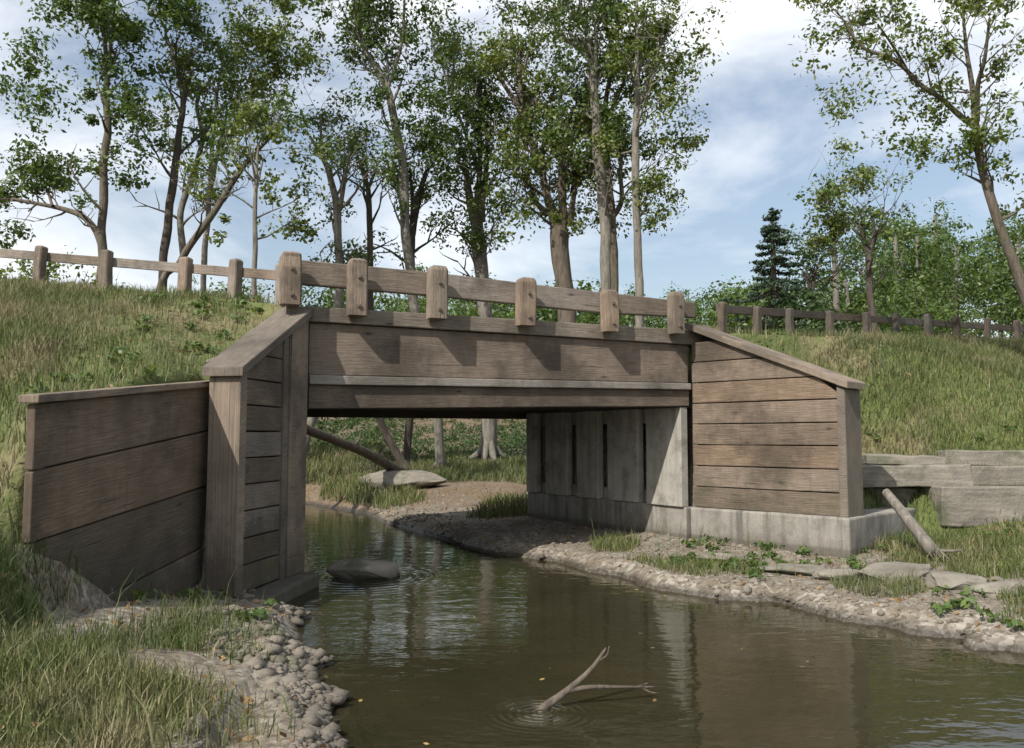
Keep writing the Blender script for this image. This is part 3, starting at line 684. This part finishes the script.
tree('curved_tree', 'narrow tree with a bundle of upright stems right of the tall curving one', 25,
     [[(403, 470, 8), (412, 400, 8), (413, 300, 8), (412, 245, 7), (415, 205, 5.5), (425, 172, 3)], [(413, 240, 5), (412, 200, 4), (410, 168, 2)], [(414, 235, 4), (420, 200, 3.5), (427, 170, 2)]],
     [(430, 172, 22, 20)], 2, 0, .12, 60)
tree('broad_tree', 'sturdy tree splitting into upright limbs above the third bridge post', 26,
     [[(489, 462, 17), (488, 400, 15), (485, 320, 14), (480, 260, 14), (476, 222, 13), (470, 195, 8), (465, 165, 5), (457, 128, 2)], [(477, 222, 9), (479, 180, 6), (480, 120, 4), (479, 60, 2)], [(482, 222, 8), (485, 180, 6), (487, 140, 4), (492, 128, 2)], [(468, 178, 4), (455, 158, 2)],
      [(478, 170, 4), (464, 130, 3), (452, 95, 3), (440, 60, 1.8)], [(452, 95, 2.5), (455, 38, 1.6)]],
     [(450, 185, 34, 26), (478, 205, 36, 25), (470, 120, 55, 60), (465, 40, 62, 60), (480, -60, 90, 60)], 1, 0, .12)
tree('broad_tree', 'thickest trunk, dividing low into spreading limbs behind the rail', 25,
     [[(573, 470, 21), (571, 400, 19), (568, 320, 18), (562, 270, 18), (559, 235, 20), (553, 215, 12), (545, 185, 7.5), (530, 140, 7), (520, 110, 6), (508, 90, 4.5), (493, 70, 2.5)],
      [(523, 120, 5), (520, 80, 4.5), (520, 50, 3)], [(523, 75, 3), (528, 54, 2)], [(562, 225, 10), (562, 175, 8), (564, 135, 5), (573, 108, 3)], [(562, 175, 5), (555, 145, 4), (551, 128, 2.5)], [(568, 225, 8), (575, 190, 5), (585, 165, 3.5), (595, 150, 2)], [(572, 195, 4), (577, 150, 2)], [(548, 215, 8), (536, 200, 4.5), (528, 176, 2)], [(538, 202, 3), (523, 189, 1.8)]],
     [(545, 190, 62, 40), (590, 205, 60, 27), (500, 205, 40, 25), (540, 110, 70, 70), (535, 20, 75, 65), (560, -70, 110, 60)], 0, 1, .12)
tree('tall_tree', 'tall pale trunk rising past the fifth bridge post to the top edge', 23,
     [[(610, 400, 11), (607, 320, 11), (604, 220, 11), (598, 150, 10), (594, 80, 9), (590, 50, 6), (582, 14, 4), (575, -40, 2)], [(594, 62, 6), (580, 50, 4.5), (556, 32, 2.5)], [(596, 75, 5), (597, 40, 4), (592, 14, 2.5)]],
     [(600, 120, 52, 74), (600, 30, 60, 55), (590, -60, 90, 60)], 1, 0, .115)
tree('tall_tree', 'twin trunk just right of the pale one with curving side limbs', 24,
     [[(616, 400, 9), (614, 300, 9), (612, 225, 9), (608, 180, 8), (606, 125, 7), (608, 95, 5), (612, 60, 4), (610, 38, 3), (604, 14, 2)], [(607, 118, 5), (615, 105, 4), (625, 80, 2.5)], [(608, 84, 3.5), (615, 72, 2)], [(612, 38, 3), (633, 12, 2)], [(612, 218, 6), (622, 200, 5), (620, 170, 4), (624, 142, 2.5)]],
     [(645, 200, 52, 32), (640, 120, 45, 50), (640, 60, 45, 60)], 0, 0, .115)
tree('tall_tree', 'rightmost tall trunk of the central clump with angled twigs at the top', 22,
     [[(643, 400, 9), (639, 300, 9), (637, 220, 8), (635, 150, 8), (637, 100, 6), (637, 60, 4), (637, 25, 3), (636, -30, 2)], [(638, 78, 3.5), (646, 28, 2)], [(639, 104, 4.5), (652, 78, 3.5), (662, 52, 2)], [(645, 90, 3), (658, 52, 2.5), (659, 36, 1.5)], [(643, 72, 2.5), (655, 50, 1.5)]],
     [(672, 140, 36, 70), (684, 50, 38, 60), (672, 188, 34, 38), (670, -60, 60, 50)], 1, 1, .11)
# right side
tree('round_tree', 'rounded leafy tree with forked stem behind the right fence', 27,
     [[(836, 345, 6), (836, 300, 6), (834, 250, 5), (832, 235, 4), (827, 213, 2)], [(833, 240, 3.5), (836, 225, 2.5), (840, 212, 1.8)], [(834, 245, 3), (845, 200, 2)]],
     [(853, 205, 44, 26), (853, 184, 32, 20), (822, 238, 17, 24), (880, 212, 20, 22)], 1, 1, .13, 120, 1.7, twig=.2, kr=18, tipleaf=.1)
tree('forked_tree', 'dark tree with three upright forks standing close behind the right fence', 20,
     [[(874, 345, 7), (872, 300, 7), (868, 262, 6.5), (863, 240, 4.5), (852, 228, 2)], [(865, 246, 3.5), (859, 225, 2)], [(868, 258, 5), (874, 235, 3.5), (873, 216, 2)], [(873, 240, 2.5), (879, 229, 1.5)]],
     [(868, 205, 24, 16)], 2, 0, .1, 45, .5, twig=.4)
tree('small_tree', 'small bushy tree with a stubby fork beside the conifer', 22,
     [[(812, 340, 7), (811, 300, 7), (810, 288, 6), (804, 276, 2.5)], [(811, 290, 5), (815, 272, 3), (822, 256, 1.6)]],
     [(806, 283, 22, 16), (817, 262, 12, 14)], 2, 2, .10, 55)
tree('right_tree', 'leaning tree at the right edge with a long limb reaching left over the road', 13,
     [[(1046, 352, 12), (1024, 292, 10), (1004, 240, 9.5), (990, 195, 9), (979, 150, 8), (975, 125, 7), (972, 85, 5), (967, 45, 3.5), (963, 5, 2)], [(976, 128, 6), (958, 115, 5.5), (940, 98, 5), (920, 84, 4.5), (904, 68, 4), (888, 57, 3.5), (868, 51, 3), (854, 38, 2.5), (846, 24, 2), (836, 10, 1.5)], [(854, 37, 2.2), (848, 15, 1.4)], [(906, 68, 3), (892, 45, 2.4), (878, 24, 1.6)],
      [(977, 122, 5), (977, 85, 4.5), (984, 60, 3.5), (989, 18, 2.5)], [(988, 32, 2.2), (996, 16, 1.5)]],
     [(840, 55, 52, 50), (850, 112, 34, 30), (930, 50, 90, 60), (960, 130, 60, 44), (900, 120, 50, 38), (900, -50, 130, 50), (1020, 100, 70, 80)], 0, 1, .075, 55, .55, twig=.7, tipleaf=.3)

# conifer
def conifer(x, yt, yb_, half, Y):
    top = at(x, yt, Y); bx_ = at(x, yb_, Y); g0 = gz(bx_.x, bx_.y); H = top.z-g0; Rm = half*Y/FPX
    root = thing('conifer', 'small dark pointed conifer standing behind the start of the right fence', 'tree', (bx_.x, bx_.y, g0), 'trees beyond the road')
    V, F = [], []; tube_arrays([Vector((top.x, top.y, g0-.2)), Vector((top.x, top.y, g0+H*.5)), top], [.11, .07, .012], 7, V, F)
    cen, rad = [], []; z = g0+.35
    while z < top.z-.1:
        t = (z-g0)/H; lop = mnoise.noise(Vector((z*1.7, 3, 0)))
        r = (top.z-z)*.46*(1+.2*lop)+.05; n = max(3, int(6*(1-t)+3)); ph = random.random()*6
        for k in range(n):
            an = ph+6.283*k/n+random.uniform(-.4, .4); rl = r*random.uniform(.55, 1.2); z0 = z+random.uniform(-.12, .12)
            o = Vector((top.x, top.y, z0)); mid_ = o+Vector((math.cos(an)*rl*.55, math.sin(an)*rl*.55, -rl*.22)); e = o+Vector((math.cos(an)*rl, math.sin(an)*rl, -rl*random.uniform(.1, .35)))
            tube_arrays([o, mid_, e], [.022, .014, .005], 4, V, F)
            for s_ in np.linspace(.3, 1, 6):
                pq = o.lerp(mid_, s_*2) if s_ < .5 else mid_.lerp(e, s_*2-1); w_ = rl*.22*(1.1-s_)
                pq = pq+Vector((-math.sin(an)*random.uniform(-w_, w_), math.cos(an)*random.uniform(-w_, w_), 0)); cen.append(tuple(pq)); rad.append(.10+.10*(1-s_))
        z += .15+.16*(1-t)*random.uniform(.6, 1.3)
    for k in range(5): cen.append((top.x, top.y, top.z-.05-.08*k)); rad.append(.05+.012*k)
    link('trunk', tri_mesh('trunk', V, F), BARK[2], root)
    Vc, Fc = leaf_cloud(cen, rad, 34, .055, .45); link('crown', arr_mesh('crown', Vc, Fc), LEAF[3], root)
conifer(772, 207, 330, 36, 19)

# shrubs on the verge and beyond
def shrub(label, p, r, h, leaf, lsize=.06, per=45, n=60):
    root = thing('shrub', label, 'shrub', tuple(p)); V, F = [], []; cen, rad = [], []
    for k in range(7):
        an = random.random()*6.28; e = Vector(p)+Vector((math.cos(an)*r*.6, math.sin(an)*r*.6, h*random.uniform(.6, 1)))
        tube_arrays([Vector(p)-Vector((0, 0, .1)), Vector(p).lerp(e, .5)+Vector((0, 0, .1)), e], [.02, .014, .005], 4, V, F)
    for k in range(n):
        u = RNG.normal(size=3); u /= np.linalg.norm(u); u *= RNG.random()**.4
        cen.append((p[0]+u[0]*r, p[1]+u[1]*r, p[2]+h*.5+u[2]*h*.5)); rad.append(RNG.uniform(.1, .22)*h)
    link('stems', tri_mesh('stems', V, F), BARK[0], root); Vc, Fc = leaf_cloud(cen, rad, per, lsize); link('foliage', arr_mesh('foliage', Vc, Fc), LEAF[leaf], root)
for x, y, Y, r, h, lf, lab in ((52, 285, 16, 1.1, 1.9, 1, 'yellow-green shrub behind the far left fence posts'), (810, 320, 18.5, .7, 1.2, 2, 'dark low shrub behind the right fence near the conifer'),
                               (925, 330, 24, 1.6, 2.2, 0, 'broad leafy shrub past the right fence, left of the leaning tree'), (300, 300, 25, 1.8, 2.6, 2, 'deep green shrub behind the first big bridge post')):
    p = at(x, y, Y); p.z = gz(p.x, p.y); h2 = max(h, (at(x, y-28, Y).z-p.z)); shrub(lab, p, r, h2, lf, .09, 50, 80)

# far woods: one mass
cen, rad = [], []; V, F = [], []
for k in range(125):
    x = random.uniform(-300, 1320); Y = random.uniform(48, 95)
    topy = 282+12*math.sin(x*.013)+random.uniform(-14, 16)
    if x > 890: topy = 203+random.uniform(-8, 25)
    if 700 < x < 800: topy = 285+random.uniform(-8, 8)
    p = at(x, topy, Y); g0 = gz(p.x, p.y); tube_arrays([Vector((p.x, p.y, g0-.3)), Vector((p.x+random.uniform(-.6, .6), p.y, p.z-1.5))], [.28, .1], 5, V, F)
    H = p.z-g0; 
    for j in range(40):
        u = RNG.normal(size=3); u /= np.linalg.norm(u); u *= RNG.random()**.4
        cen.append((p.x+u[0]*3.4, p.y+u[1]*3, g0+H*.56+u[2]*H*.44)); rad.append(RNG.uniform(.7, 1.4))
Vc, Fc = leaf_cloud(cen, rad, 80, .24)
allV = np.concatenate([Vc, np.array([tuple(v) for v in V])]); allF = np.concatenate([Fc, np.array(F)+len(Vc)])
me = bpy.data.meshes.new('distant_woods'); me.from_pydata([tuple(v) for v in V], [], [f if f[2] != f[3] else f[:3] for f in F])
woods_o = tag(link('distant_woods', arr_mesh('distant_woods', Vc, Fc), LEAF[0]), 'hazy green belt of woods far beyond the road', 'woods', None, 'stuff')
wt = tag(link('distant_trunks', me, BARK[1]), 'thin trunks standing in the far belt of woods', 'woods', None, 'stuff')

# ------------------------------------------------------------------ logs, branches
def branchy(name, label, cat, pts, rads, forks=(), bark=0, group=None, splinter=0):
    V, F = [], []; P, Q = smooth_path([Vector(p) for p in pts], rads, 4); tube_arrays(P, Q, 9, V, F, .25)
    for fp, fr_ in forks: P2, Q2 = smooth_path([Vector(p) for p in fp], fr_, 4); tube_arrays(P2, Q2, 7, V, F, .2)
    for k in range(splinter):
        e = Vector(pts[-1]); d = (Vector(pts[-1])-Vector(pts[-2])).normalized(); o = Vector((random.gauss(0, 1), random.gauss(0, 1), random.gauss(0, .5)))*rads[-1]*.9
        tube_arrays([e+o*.5-d*.1, e+o+d*random.uniform(.08, .2)], [rads[-1]*.3, .004], 4, V, F)
    return tag(link(name, tri_mesh(name, V, F), BARK[bark]), label, cat, group)
p0 = atz(540, 713, -.03); s0 = at(566, 691, p0.y+.02)
k1, e1 = at(590, 670, p0.y+.08), at(606, 648, p0.y+.12); e2 = at(655, 687, p0.y+.2); m2 = at(618, 687, p0.y+.1)
branchy('forked_branch', 'bare forked branch sticking out of the water in the foreground', 'branch', [p0-Vector((.06, .0, .08)), p0+Vector((.01, 0, .02)), s0, k1, e1], [.03, .028, .02, .014, .006],
        [([s0, at(590, 687, p0.y+.05), m2, e2], [.018, .014, .01, .005]), ([at(600, 660, p0.y+.1), at(607, 655, p0.y+.1), at(609, 646, p0.y+.1)], [.007, .005, .003]),
         ([at(640, 687, p0.y+.16), at(650, 692, p0.y+.17), at(657, 693, p0.y+.17)], [.006, .005, .003]), ([at(636, 687, p0.y+.16), at(648, 683, p0.y+.17)], [.005, .003])], 0)
a, b_ = at(300, 426, 17), at(404, 474, 21)
a.z = at(300, 426, 17).z
branchy('fallen_log', 'long fallen trunk slanting down behind the bridge opening', 'log', [a+(a-b_)*.4, a, a.lerp(b_, .3)+Vector((0, 0, .05)), a.lerp(b_, .6)+Vector((0, 0, .09)), b_], [.09, .10, .10, .11, .14], [([a.lerp(b_, .45)+Vector((0, 0, .05)), a.lerp(b_, .47)+Vector((.12, 0, .28)), a.lerp(b_, .46)+Vector((.16, 0, .42))], [.04, .025, .008]), ([a.lerp(b_, .75), a.lerp(b_, .8)+Vector((.1, -.2, .2))], [.04, .012])], 0)
a, b_ = at(886, 492, 9.6), at(932, 551, 8.9)
branchy('broken_branch', 'pale broken branch leaning down the right bank with a splintered end', 'branch', [a, a.lerp(b_, .5)+Vector((0, 0, .01)), b_], [.05, .06, .07], [([b_-Vector((.02, 0, .0)), b_+Vector((.2, .0, -.0)), b_+Vector((.32, 0, .01))], [.03, .015, .006])], 1, splinter=8)

# ------------------------------------------------------------------ rocks
def rock(label, c, size, rot=0, seed=0, flat=False, name='stone_slab', group=None, sub=5):
    bm = bmesh.new()
    if flat: bmesh.ops.create_cube(bm, size=2); bmesh.ops.subdivide_edges(bm, edges=bm.edges, cuts=9, use_grid_fill=True)
    else: bmesh.ops.create_icosphere(bm, subdivisions=sub, radius=1)
    rs = random.Random(seed); planes = [(Vector((rs.gauss(0, 1), rs.gauss(0, 1), rs.gauss(0, .8))).normalized(), rs.uniform(.62, .88)) for _ in range(16)]+[(Vector((.1, .1, 1)).normalized(), .72)]
    for v in bm.verts:
        p = v.co
        if flat:
            r = max(abs(p.x), abs(p.y)); k = 1-.06*max(0, (abs(p.x)**6+abs(p.y)**6+abs(p.z)**6)-1); p *= k
            n = mnoise.noise(p*1.3+Vector((seed*3.1, 0, 0)))*.14+mnoise.noise(p*4+Vector((seed, 5, 0)))*.05
            p.x += n; p.y += n*.8; p.z += mnoise.noise(p*1.1+Vector((seed, 0, 7)))*.22
        else:
            for (pn, pd) in planes:
                k = p.dot(pn)-pd
                if k > 0: p -= pn*k
            p *= 1+mnoise.noise(p*1.1+Vector((seed*2.3, 0, 0)))*.22+mnoise.noise(p*4.5+Vector((seed, 0, 0)))*.05+mnoise.noise(p*11)*.02
        v.co = Vector((p.x*size[0], p.y*size[1], p.z*size[2]))
    me = bpy.data.meshes.new(name); bm.to_mesh(me); bm.free()
    me.polygons.foreach_set('use_smooth', [True]*len(me.polygons))
    o = link(name, me, ROCK); o.location = c; o.rotation_euler = (random.uniform(-.03, .03), random.uniform(-.03, .03), rot); return tag(o, label, 'rock', group)
def slab(label, x0, x1, y0, y1, Y, dep, seed):
    a, c = at(x0, y1, Y), at(x1, y0, Y); j = lambda: random.uniform(-.012, .012); b = BM(); sl_ = Vector((0, .12*(c.x-a.x), 0))*0
    zt_, zb_ = c.z, a.z; yy = Y; dd_ = dep*2
    q8 = [Vector((a.x, yy, zb_)), Vector((c.x, yy, zb_)), Vector((c.x, yy+dd_, zb_)), Vector((a.x, yy+dd_, zb_)), Vector((a.x, yy, zt_)), Vector((c.x, yy, zt_)), Vector((c.x, yy+dd_, zt_)), Vector((a.x, yy+dd_, zt_))]
    f = b.hexa([v+Vector((j(), j()*2, j())) for v in q8], seg=1)
    bmesh.ops.subdivide_edges(b.bm, edges=b.bm.edges, cuts=7, use_grid_fill=True)
    for v in b.bm.verts: n = mnoise.noise_vector(v.co*3.2+Vector((seed, 0, 0)))*.022+mnoise.noise_vector(v.co*11)*.008; v.co += n
    o = b.build('stone_slab', ROCK, None, .016); tag(o, label, 'rock', 'stone slabs stepping up the right bank')
slab('topmost thin slab of the ledge at the right picture edge', 946, 1100, 450, 465.5, 11.3, .4, 1)
slab('short thin slab of the ledge just right of the wing wall end', 868, 945, 456, 465.5, 11.15, .35, 2)
slab('long middle slab of the ledge above the broken branch', 862, 973, 466, 487, 10.95, .4, 3)
slab('middle slab of the ledge at the right picture edge, above the thick one', 974, 1110, 466, 486.5, 10.95, .42, 4)
slab('recessed low slab in shade behind the top of the broken branch', 868, 941, 488, 512, 11.2, .35, 6)
slab('thick squared slab at the foot of the ledge by the right edge', 942, 1085, 487.5, 527, 10.7, .45, 5)
for i, (x, y, w_, d_, h_, rt, lab) in enumerate(((722, 567, .36, .2, .07, -.3, 'leftmost thin flat stone of the broken ledge in front of the wing wall'), (787, 576, .42, .22, .08, -.25, 'second flat stone of the broken ledge, below the middle of the wing wall'),
        (845, 583, .30, .2, .08, -.5, 'flat stone of the broken ledge below the near corner of the footing'), (897, 588, .46, .3, .15, -.1, 'biggest humped stone of the broken ledge, below the broken branch'),
        (954, 599, .34, .22, .10, -.3, 'flat stone of the broken ledge right of the humped one'), (1008, 606, .30, .2, .08, -.1, 'last flat stone of the broken ledge at the right picture edge'))):
    p = atz(x, y, .1); rock(lab, (p.x, p.y, gz(p.x, p.y)+h_*.4), (w_, d_, h_), rt, 20+i, name='stone', group='stones of the low broken ledge')
p = atz(364, 577); rock('dark wet boulder barely breaking the water below the left of the opening', (p.x, p.y+.08, .03), (.40, .33, .21), .2, 31, name='boulder')
p = atz(394, 494, .2); rock('long pale flat boulder on the far bank seen through the opening', (p.x, p.y, gz(p.x, p.y)+.17), (1.1, .55, .40), .05, 35, name='boulder')

# ------------------------------------------------------------------ grass, pebbles, fallen leaves (stuff)
def scatter(n, xr, yr, accept):
    P = np.column_stack([RNG.uniform(*xr, n), RNG.uniform(*yr, n)]); z, inf = ground_z(P, True); inf['x'] = P[:, 0]; k = accept(P, z, inf); return P[k], z[k]
def blades(P, z, hmin, hmax, w, lean=.45):
    n = len(P); h = RNG.uniform(hmin, hmax, n)*(.7+.6*(vnoise(P[:, 0], P[:, 1], 1.1, 6)+.5)); an = RNG.uniform(0, 6.283, n); la = RNG.uniform(0, 6.283, n)
    b0 = np.column_stack([P, z-.01]); t = np.column_stack([np.cos(an), np.sin(an), np.zeros(n)])*(w*RNG.uniform(.6, 1.4, n))[:, None]
    ld = np.column_stack([np.cos(la), np.sin(la), np.zeros(n)])*(h*lean*RNG.random(n)*1.6)[:, None]; up = np.column_stack([np.zeros(n), np.zeros(n), h])
    m_ = b0+up*.6+ld*.35; tip = b0+up*.95+ld
    V = np.stack([b0-t, b0+t, m_+t*.7, m_-t*.7, tip+t*.1, tip-t*.1], 1).reshape(-1, 3); k = np.arange(n)*6
    F = np.concatenate([np.column_stack([k, k+1, k+2, k+3]), np.column_stack([k+3, k+2, k+4, k+5])]); return V, F
def pick(a): return lambda P, z, inf: a(P, z, inf)
gm, nt = mat('grass_blades'); q = N(nt); pos = q.pos(); isl = q.island()
c = q.ramp(isl, [(0, (.045, .065, .016)), (.45, (.095, .125, .03)), (.8, (.15, .17, .05)), (1, (.27, .23, .12))])
c = q.mix(q.mapr(q.noise(pos, .8, 6, .65), .5, .63, 0, .8), c, q.ramp(isl, [(0, (.12, .10, .05)), (1, (.32, .27, .16))]))
c = q.mix(q.mapr(q.noise(pos, .45, 4), .5, .64, 0, .6), c, (.045, .075, .02))
q.out(q.n('ShaderNodeMixShader', {0: .25, 1: q.pri(Base_Color=c, Roughness=.6), 2: q.n('ShaderNodeBsdfTranslucent', {'Color': c}).outputs[0]}).outputs[0])
WL = [tuple(LR), tuple(L0), tuple(L1), tuple(LW), (-2.2, 7.1)]
def wall_d(P): return seg_info(P, WL)[0]
def vis(P): return np.abs(P[:, 0]) < (P[:, 1]*.66+.8)
sets = []
P, z = scatter(330000, (-9, -1), (2.2, 12.5), lambda P, z, i: vis(P) & (~i['back'] | (i['de'] < .6)) & ((i['de'] > .3) | (RNG.random(len(P)) < .3)) & (z > .1) & (RNG.random(len(P)) < .25+.75*sm(vnoise(P[:, 0], P[:, 1], .8, 2)+vnoise(P[:, 0], P[:, 1], 3, 2)*.4, -.25, .1)) & ((i['m'] < .02) | ((P[:, 0] < -3.35) & (i['m'] < .985)) | ((P[:, 0] < -2.75) & (z > .42) & (RNG.random(len(P)) < .55)) | ((i['m'] > .98) & (RNG.random(len(P)) < sm(i['sdw'], .05, 1.1)*.7*sm(wall_d(P)+vnoise(P[:, 0], P[:, 1], 2.2, 3)*.7, .15, .85)*sm(vnoise(P[:, 0], P[:, 1], 1.3, 15), -.32, .1)))))
sets.append(blades(P, z, .05, .17, .0035))
P, z = scatter(230000, (2.5, 14), (8, 19), lambda P, z, i: vis(P) & (~i['back'] | (i['de'] < .6)) & ((i['de'] > .35) | (RNG.random(len(P)) < .25)) & (z > .12) & ((i['m'] < .02) | ((P[:, 0] > 4.2) & (RNG.random(len(P)) < .6))))
sets.append(blades(P, z, .06, .2, .0055))
P, z = scatter(60000, (1, 7), (5.5, 11.5), lambda P, z, i: vis(P) & (z > .05) & (i['m'] > .98) & (i['sdw'] > .25) & (vnoise(P[:, 0], P[:, 1], 1.0, 9) > .17))
sets.append(blades(P, z, .04, .14, .004))
P, z = scatter(120000, (-13, 4), (14.5, 32), lambda P, z, i: (z > .12) & (vnoise(P[:, 0], P[:, 1], .5, 9) > -.1) & (np.abs(P[:, 0]+.12*P[:, 1]) < 6))
sets.append(blades(P, z, .08, .32, .009))
Vs, Fs, o_ = [], [], 0
for V, F in sets: Vs.append(V); Fs.append(F+o_); o_ += len(V)
P, z = scatter(5200, (-9, 12), (2.4, 18), lambda P, z, i: vis(P) & (~i['back'] | (i['de'] < .5)) & (z > .1) & ((i['m'] < .02) | ((i['m'] > .98) & (i['sdw'] > .35))) & (vnoise(P[:, 0], P[:, 1], .7, 19) > -.05))
V, F = blades(P, z, .22, .42, .0028, .35); Vs.append(V); Fs.append(F+o_); o_ += len(V)
tag(link('grass', arr_mesh('grass', np.concatenate(Vs), np.concatenate(Fs)), gm), 'short uneven grass covering the banks and slopes', 'grass', None, 'stuff')

P, z = scatter(2600, (-9, 12), (2.4, 18), lambda P, z, i: vis(P) & (~i['back'] | (i['de'] < .5)) & (z > .09) & ((i['m'] < .02) | ((i['m'] > .98) & (i['sdw'] > .12))) & (vnoise(P[:, 0], P[:, 1], .9, 29) > .05))
V, F = leaf_cloud(np.column_stack([P, z+.05]), RNG.uniform(.05, .12, len(P)), 24, .05, .6)
tag(link('weeds', arr_mesh('weeds', V, F), LEAF[0]), 'low broad leafed weeds scattered in the grass', 'weeds', None, 'stuff')
P, z = scatter(2600, (-24, 16), (25, 48), lambda P, z, i: (z > .2) & i['back'] & (i['sdw'] > 1.8) & (vnoise(P[:, 0], P[:, 1], .22, 33) > -.2))
V, F = leaf_cloud(np.column_stack([P, z+.15]), RNG.uniform(.2, .55, len(P)), 34, .10, .6)
tag(link('undergrowth', arr_mesh('undergrowth', V, F), LEAF[2]), 'leafy undergrowth on the forest floor beyond the bridge', 'undergrowth', None, 'stuff')
P, z = scatter(2200, (-3, 6), (3, 14), lambda P, z, i: (i['sdw'] < -.02) & (i['sdw'] > -2.2) & vis(P) & (RNG.random(len(P)) < .06+.5*(i['sdw'] > -.25)*(RNG.random(len(P)) < .5)))
V, F = leaf_cloud(np.column_stack([P, np.full(len(P), .006)]), np.full(len(P), .003), 1, .035, .3)
V[:, 2] = .004+.25*(V[:, 2]-.006)
FLOAT = (V, F)

ico = bmesh.new(); bmesh.ops.create_icosphere(ico, subdivisions=1, radius=1); iv = np.array([v.co for v in ico.verts]); iF = np.array([[v.index for v in f.verts] for f in ico.faces]); ico.free()
P, z = scatter(52000, (-3, 7), (3.0, 19), lambda P, z, i: vis(P) & (i['m'] > .98) & (i['sdw'] > -.25) & (i['sdw'] < 3.4) & (vnoise(P[:, 0], P[:, 1], 1.4, 12) > -.12) & ((P[:, 0] > 0) | (i['sdw'] < .7)))
P2, z2 = scatter(60000, (-3.2, 0), (2.6, 8.5), lambda P, z, i: vis(P) & (i['sdw'] > -.15) & (i['sdw'] < .75) & (vnoise(P[:, 0], P[:, 1], 2.4, 13) > -.2+.5*np.maximum(i['sdw'], 0))); P = np.concatenate([P, P2]); z = np.concatenate([z, z2])
n = len(P); s = .006+.020*RNG.random(n)**2+.055*(RNG.random(n)**26); sc = np.column_stack([s*RNG.uniform(.8, 1.5, n), s*RNG.uniform(.8, 1.4, n), s*RNG.uniform(.4, .8, n)])
V = iv[None]*sc[:, None, :]*(1+.3*RNG.uniform(-1, 1, (n, len(iv), 1)))+np.column_stack([P, z+s*.02])[:, None, :]
PEB = rock_mat('river_gravel', (.10, .085, .065), (.26, .225, .18))
F = (iF[None]+(np.arange(n)*len(iv))[:, None, None]).reshape(-1, 3)
tag(link('gravel', arr_mesh('gravel', V.reshape(-1, 3), F, False), PEB), 'loose gravel and pebbles along the waterline', 'gravel', None, 'stuff')
P, z = scatter(9000, (-6, 8), (2.6, 20), lambda P, z, i: vis(P) & (z > .05) & (~i['back'] | (i['m'] > .9)) & (i['sdw'] > .1))
tag(link('floating_leaves', arr_mesh('floating_leaves', *FLOAT), leaf_mat('floating_leaf', (.12, .07, .025), (.22, .15, .05), (.3, .24, .08), .05)), 'fallen leaves floating on the still water', 'leaves', None, 'stuff')
V, F = leaf_cloud(np.column_stack([P, z+.012]), np.full(len(P), .012), 1, .045)
lm = leaf_mat('dead_leaves', (.10, .055, .025), (.2, .12, .05), (.33, .22, .10), .1)
tag(link('leaf_litter', arr_mesh('leaf_litter', V, F), lm), 'scattered brown fallen leaves on the banks', 'leaves', None, 'stuff')

# ------------------------------------------------------------------ light
SUN_EL, SUN_AZ = R(44), R(218)       # azimuth clockwise from +Y: sun behind and left of the camera
w = bpy.data.worlds.new('World'); SC.world = w; w.use_nodes = True; nt = w.node_tree; nt.nodes.clear(); q = N(nt)
sky = q.n('ShaderNodeTexSky', sky_type='NISHITA', sun_disc=False, sun_elevation=SUN_EL, sun_rotation=SUN_AZ, air_density=1.2, dust_density=2.2, ozone_density=1.2)
dirv = q.n('ShaderNodeTexCoord').outputs['Generated']
sxyz = q.n('ShaderNodeSeparateXYZ', {'Vector': dirv})
cl = q.noise(q.n('ShaderNodeMapping', {'Vector': dirv, 'Scale': (1.4, 1.4, 3.2), 'Location': (3.1, .4, 0)}).outputs[0], 1.6, 8, .58, .3)
cf = q.math('MULTIPLY', q.mapr(cl, .42, .66, .12, .9), 1.0)
skc = q.mix(cf, sky.outputs[0], (8.5, 8.7, 9.0))
q.n('ShaderNodeOutputWorld', {'Surface': q.n('ShaderNodeBackground', {'Color': skc, 'Strength': .10}).outputs[0]})
sun = bpy.data.lights.new('sun', 'SUN'); sun.energy = 4.2; sun.angle = R(.55); sun.color = (1, .95, .87)
so = bpy.data.objects.new('sun', sun); COL.objects.link(so)
sd = Vector((math.sin(SUN_AZ)*math.cos(SUN_EL), math.cos(SUN_AZ)*math.cos(SUN_EL), math.sin(SUN_EL)))
so.rotation_euler = sd.to_track_quat('Z', 'Y').to_euler(); so.location = sd*50
vs = SC.view_settings; vs.view_transform = 'Standard'; vs.look = 'None'; vs.gamma = 1; vs.exposure = 0.5; vs.use_curve_mapping = False
SC.render.engine = 'CYCLES'; SC.cycles.max_bounces = 5; SC.cycles.transparent_max_bounces = 12; SC.cycles.use_denoising = True
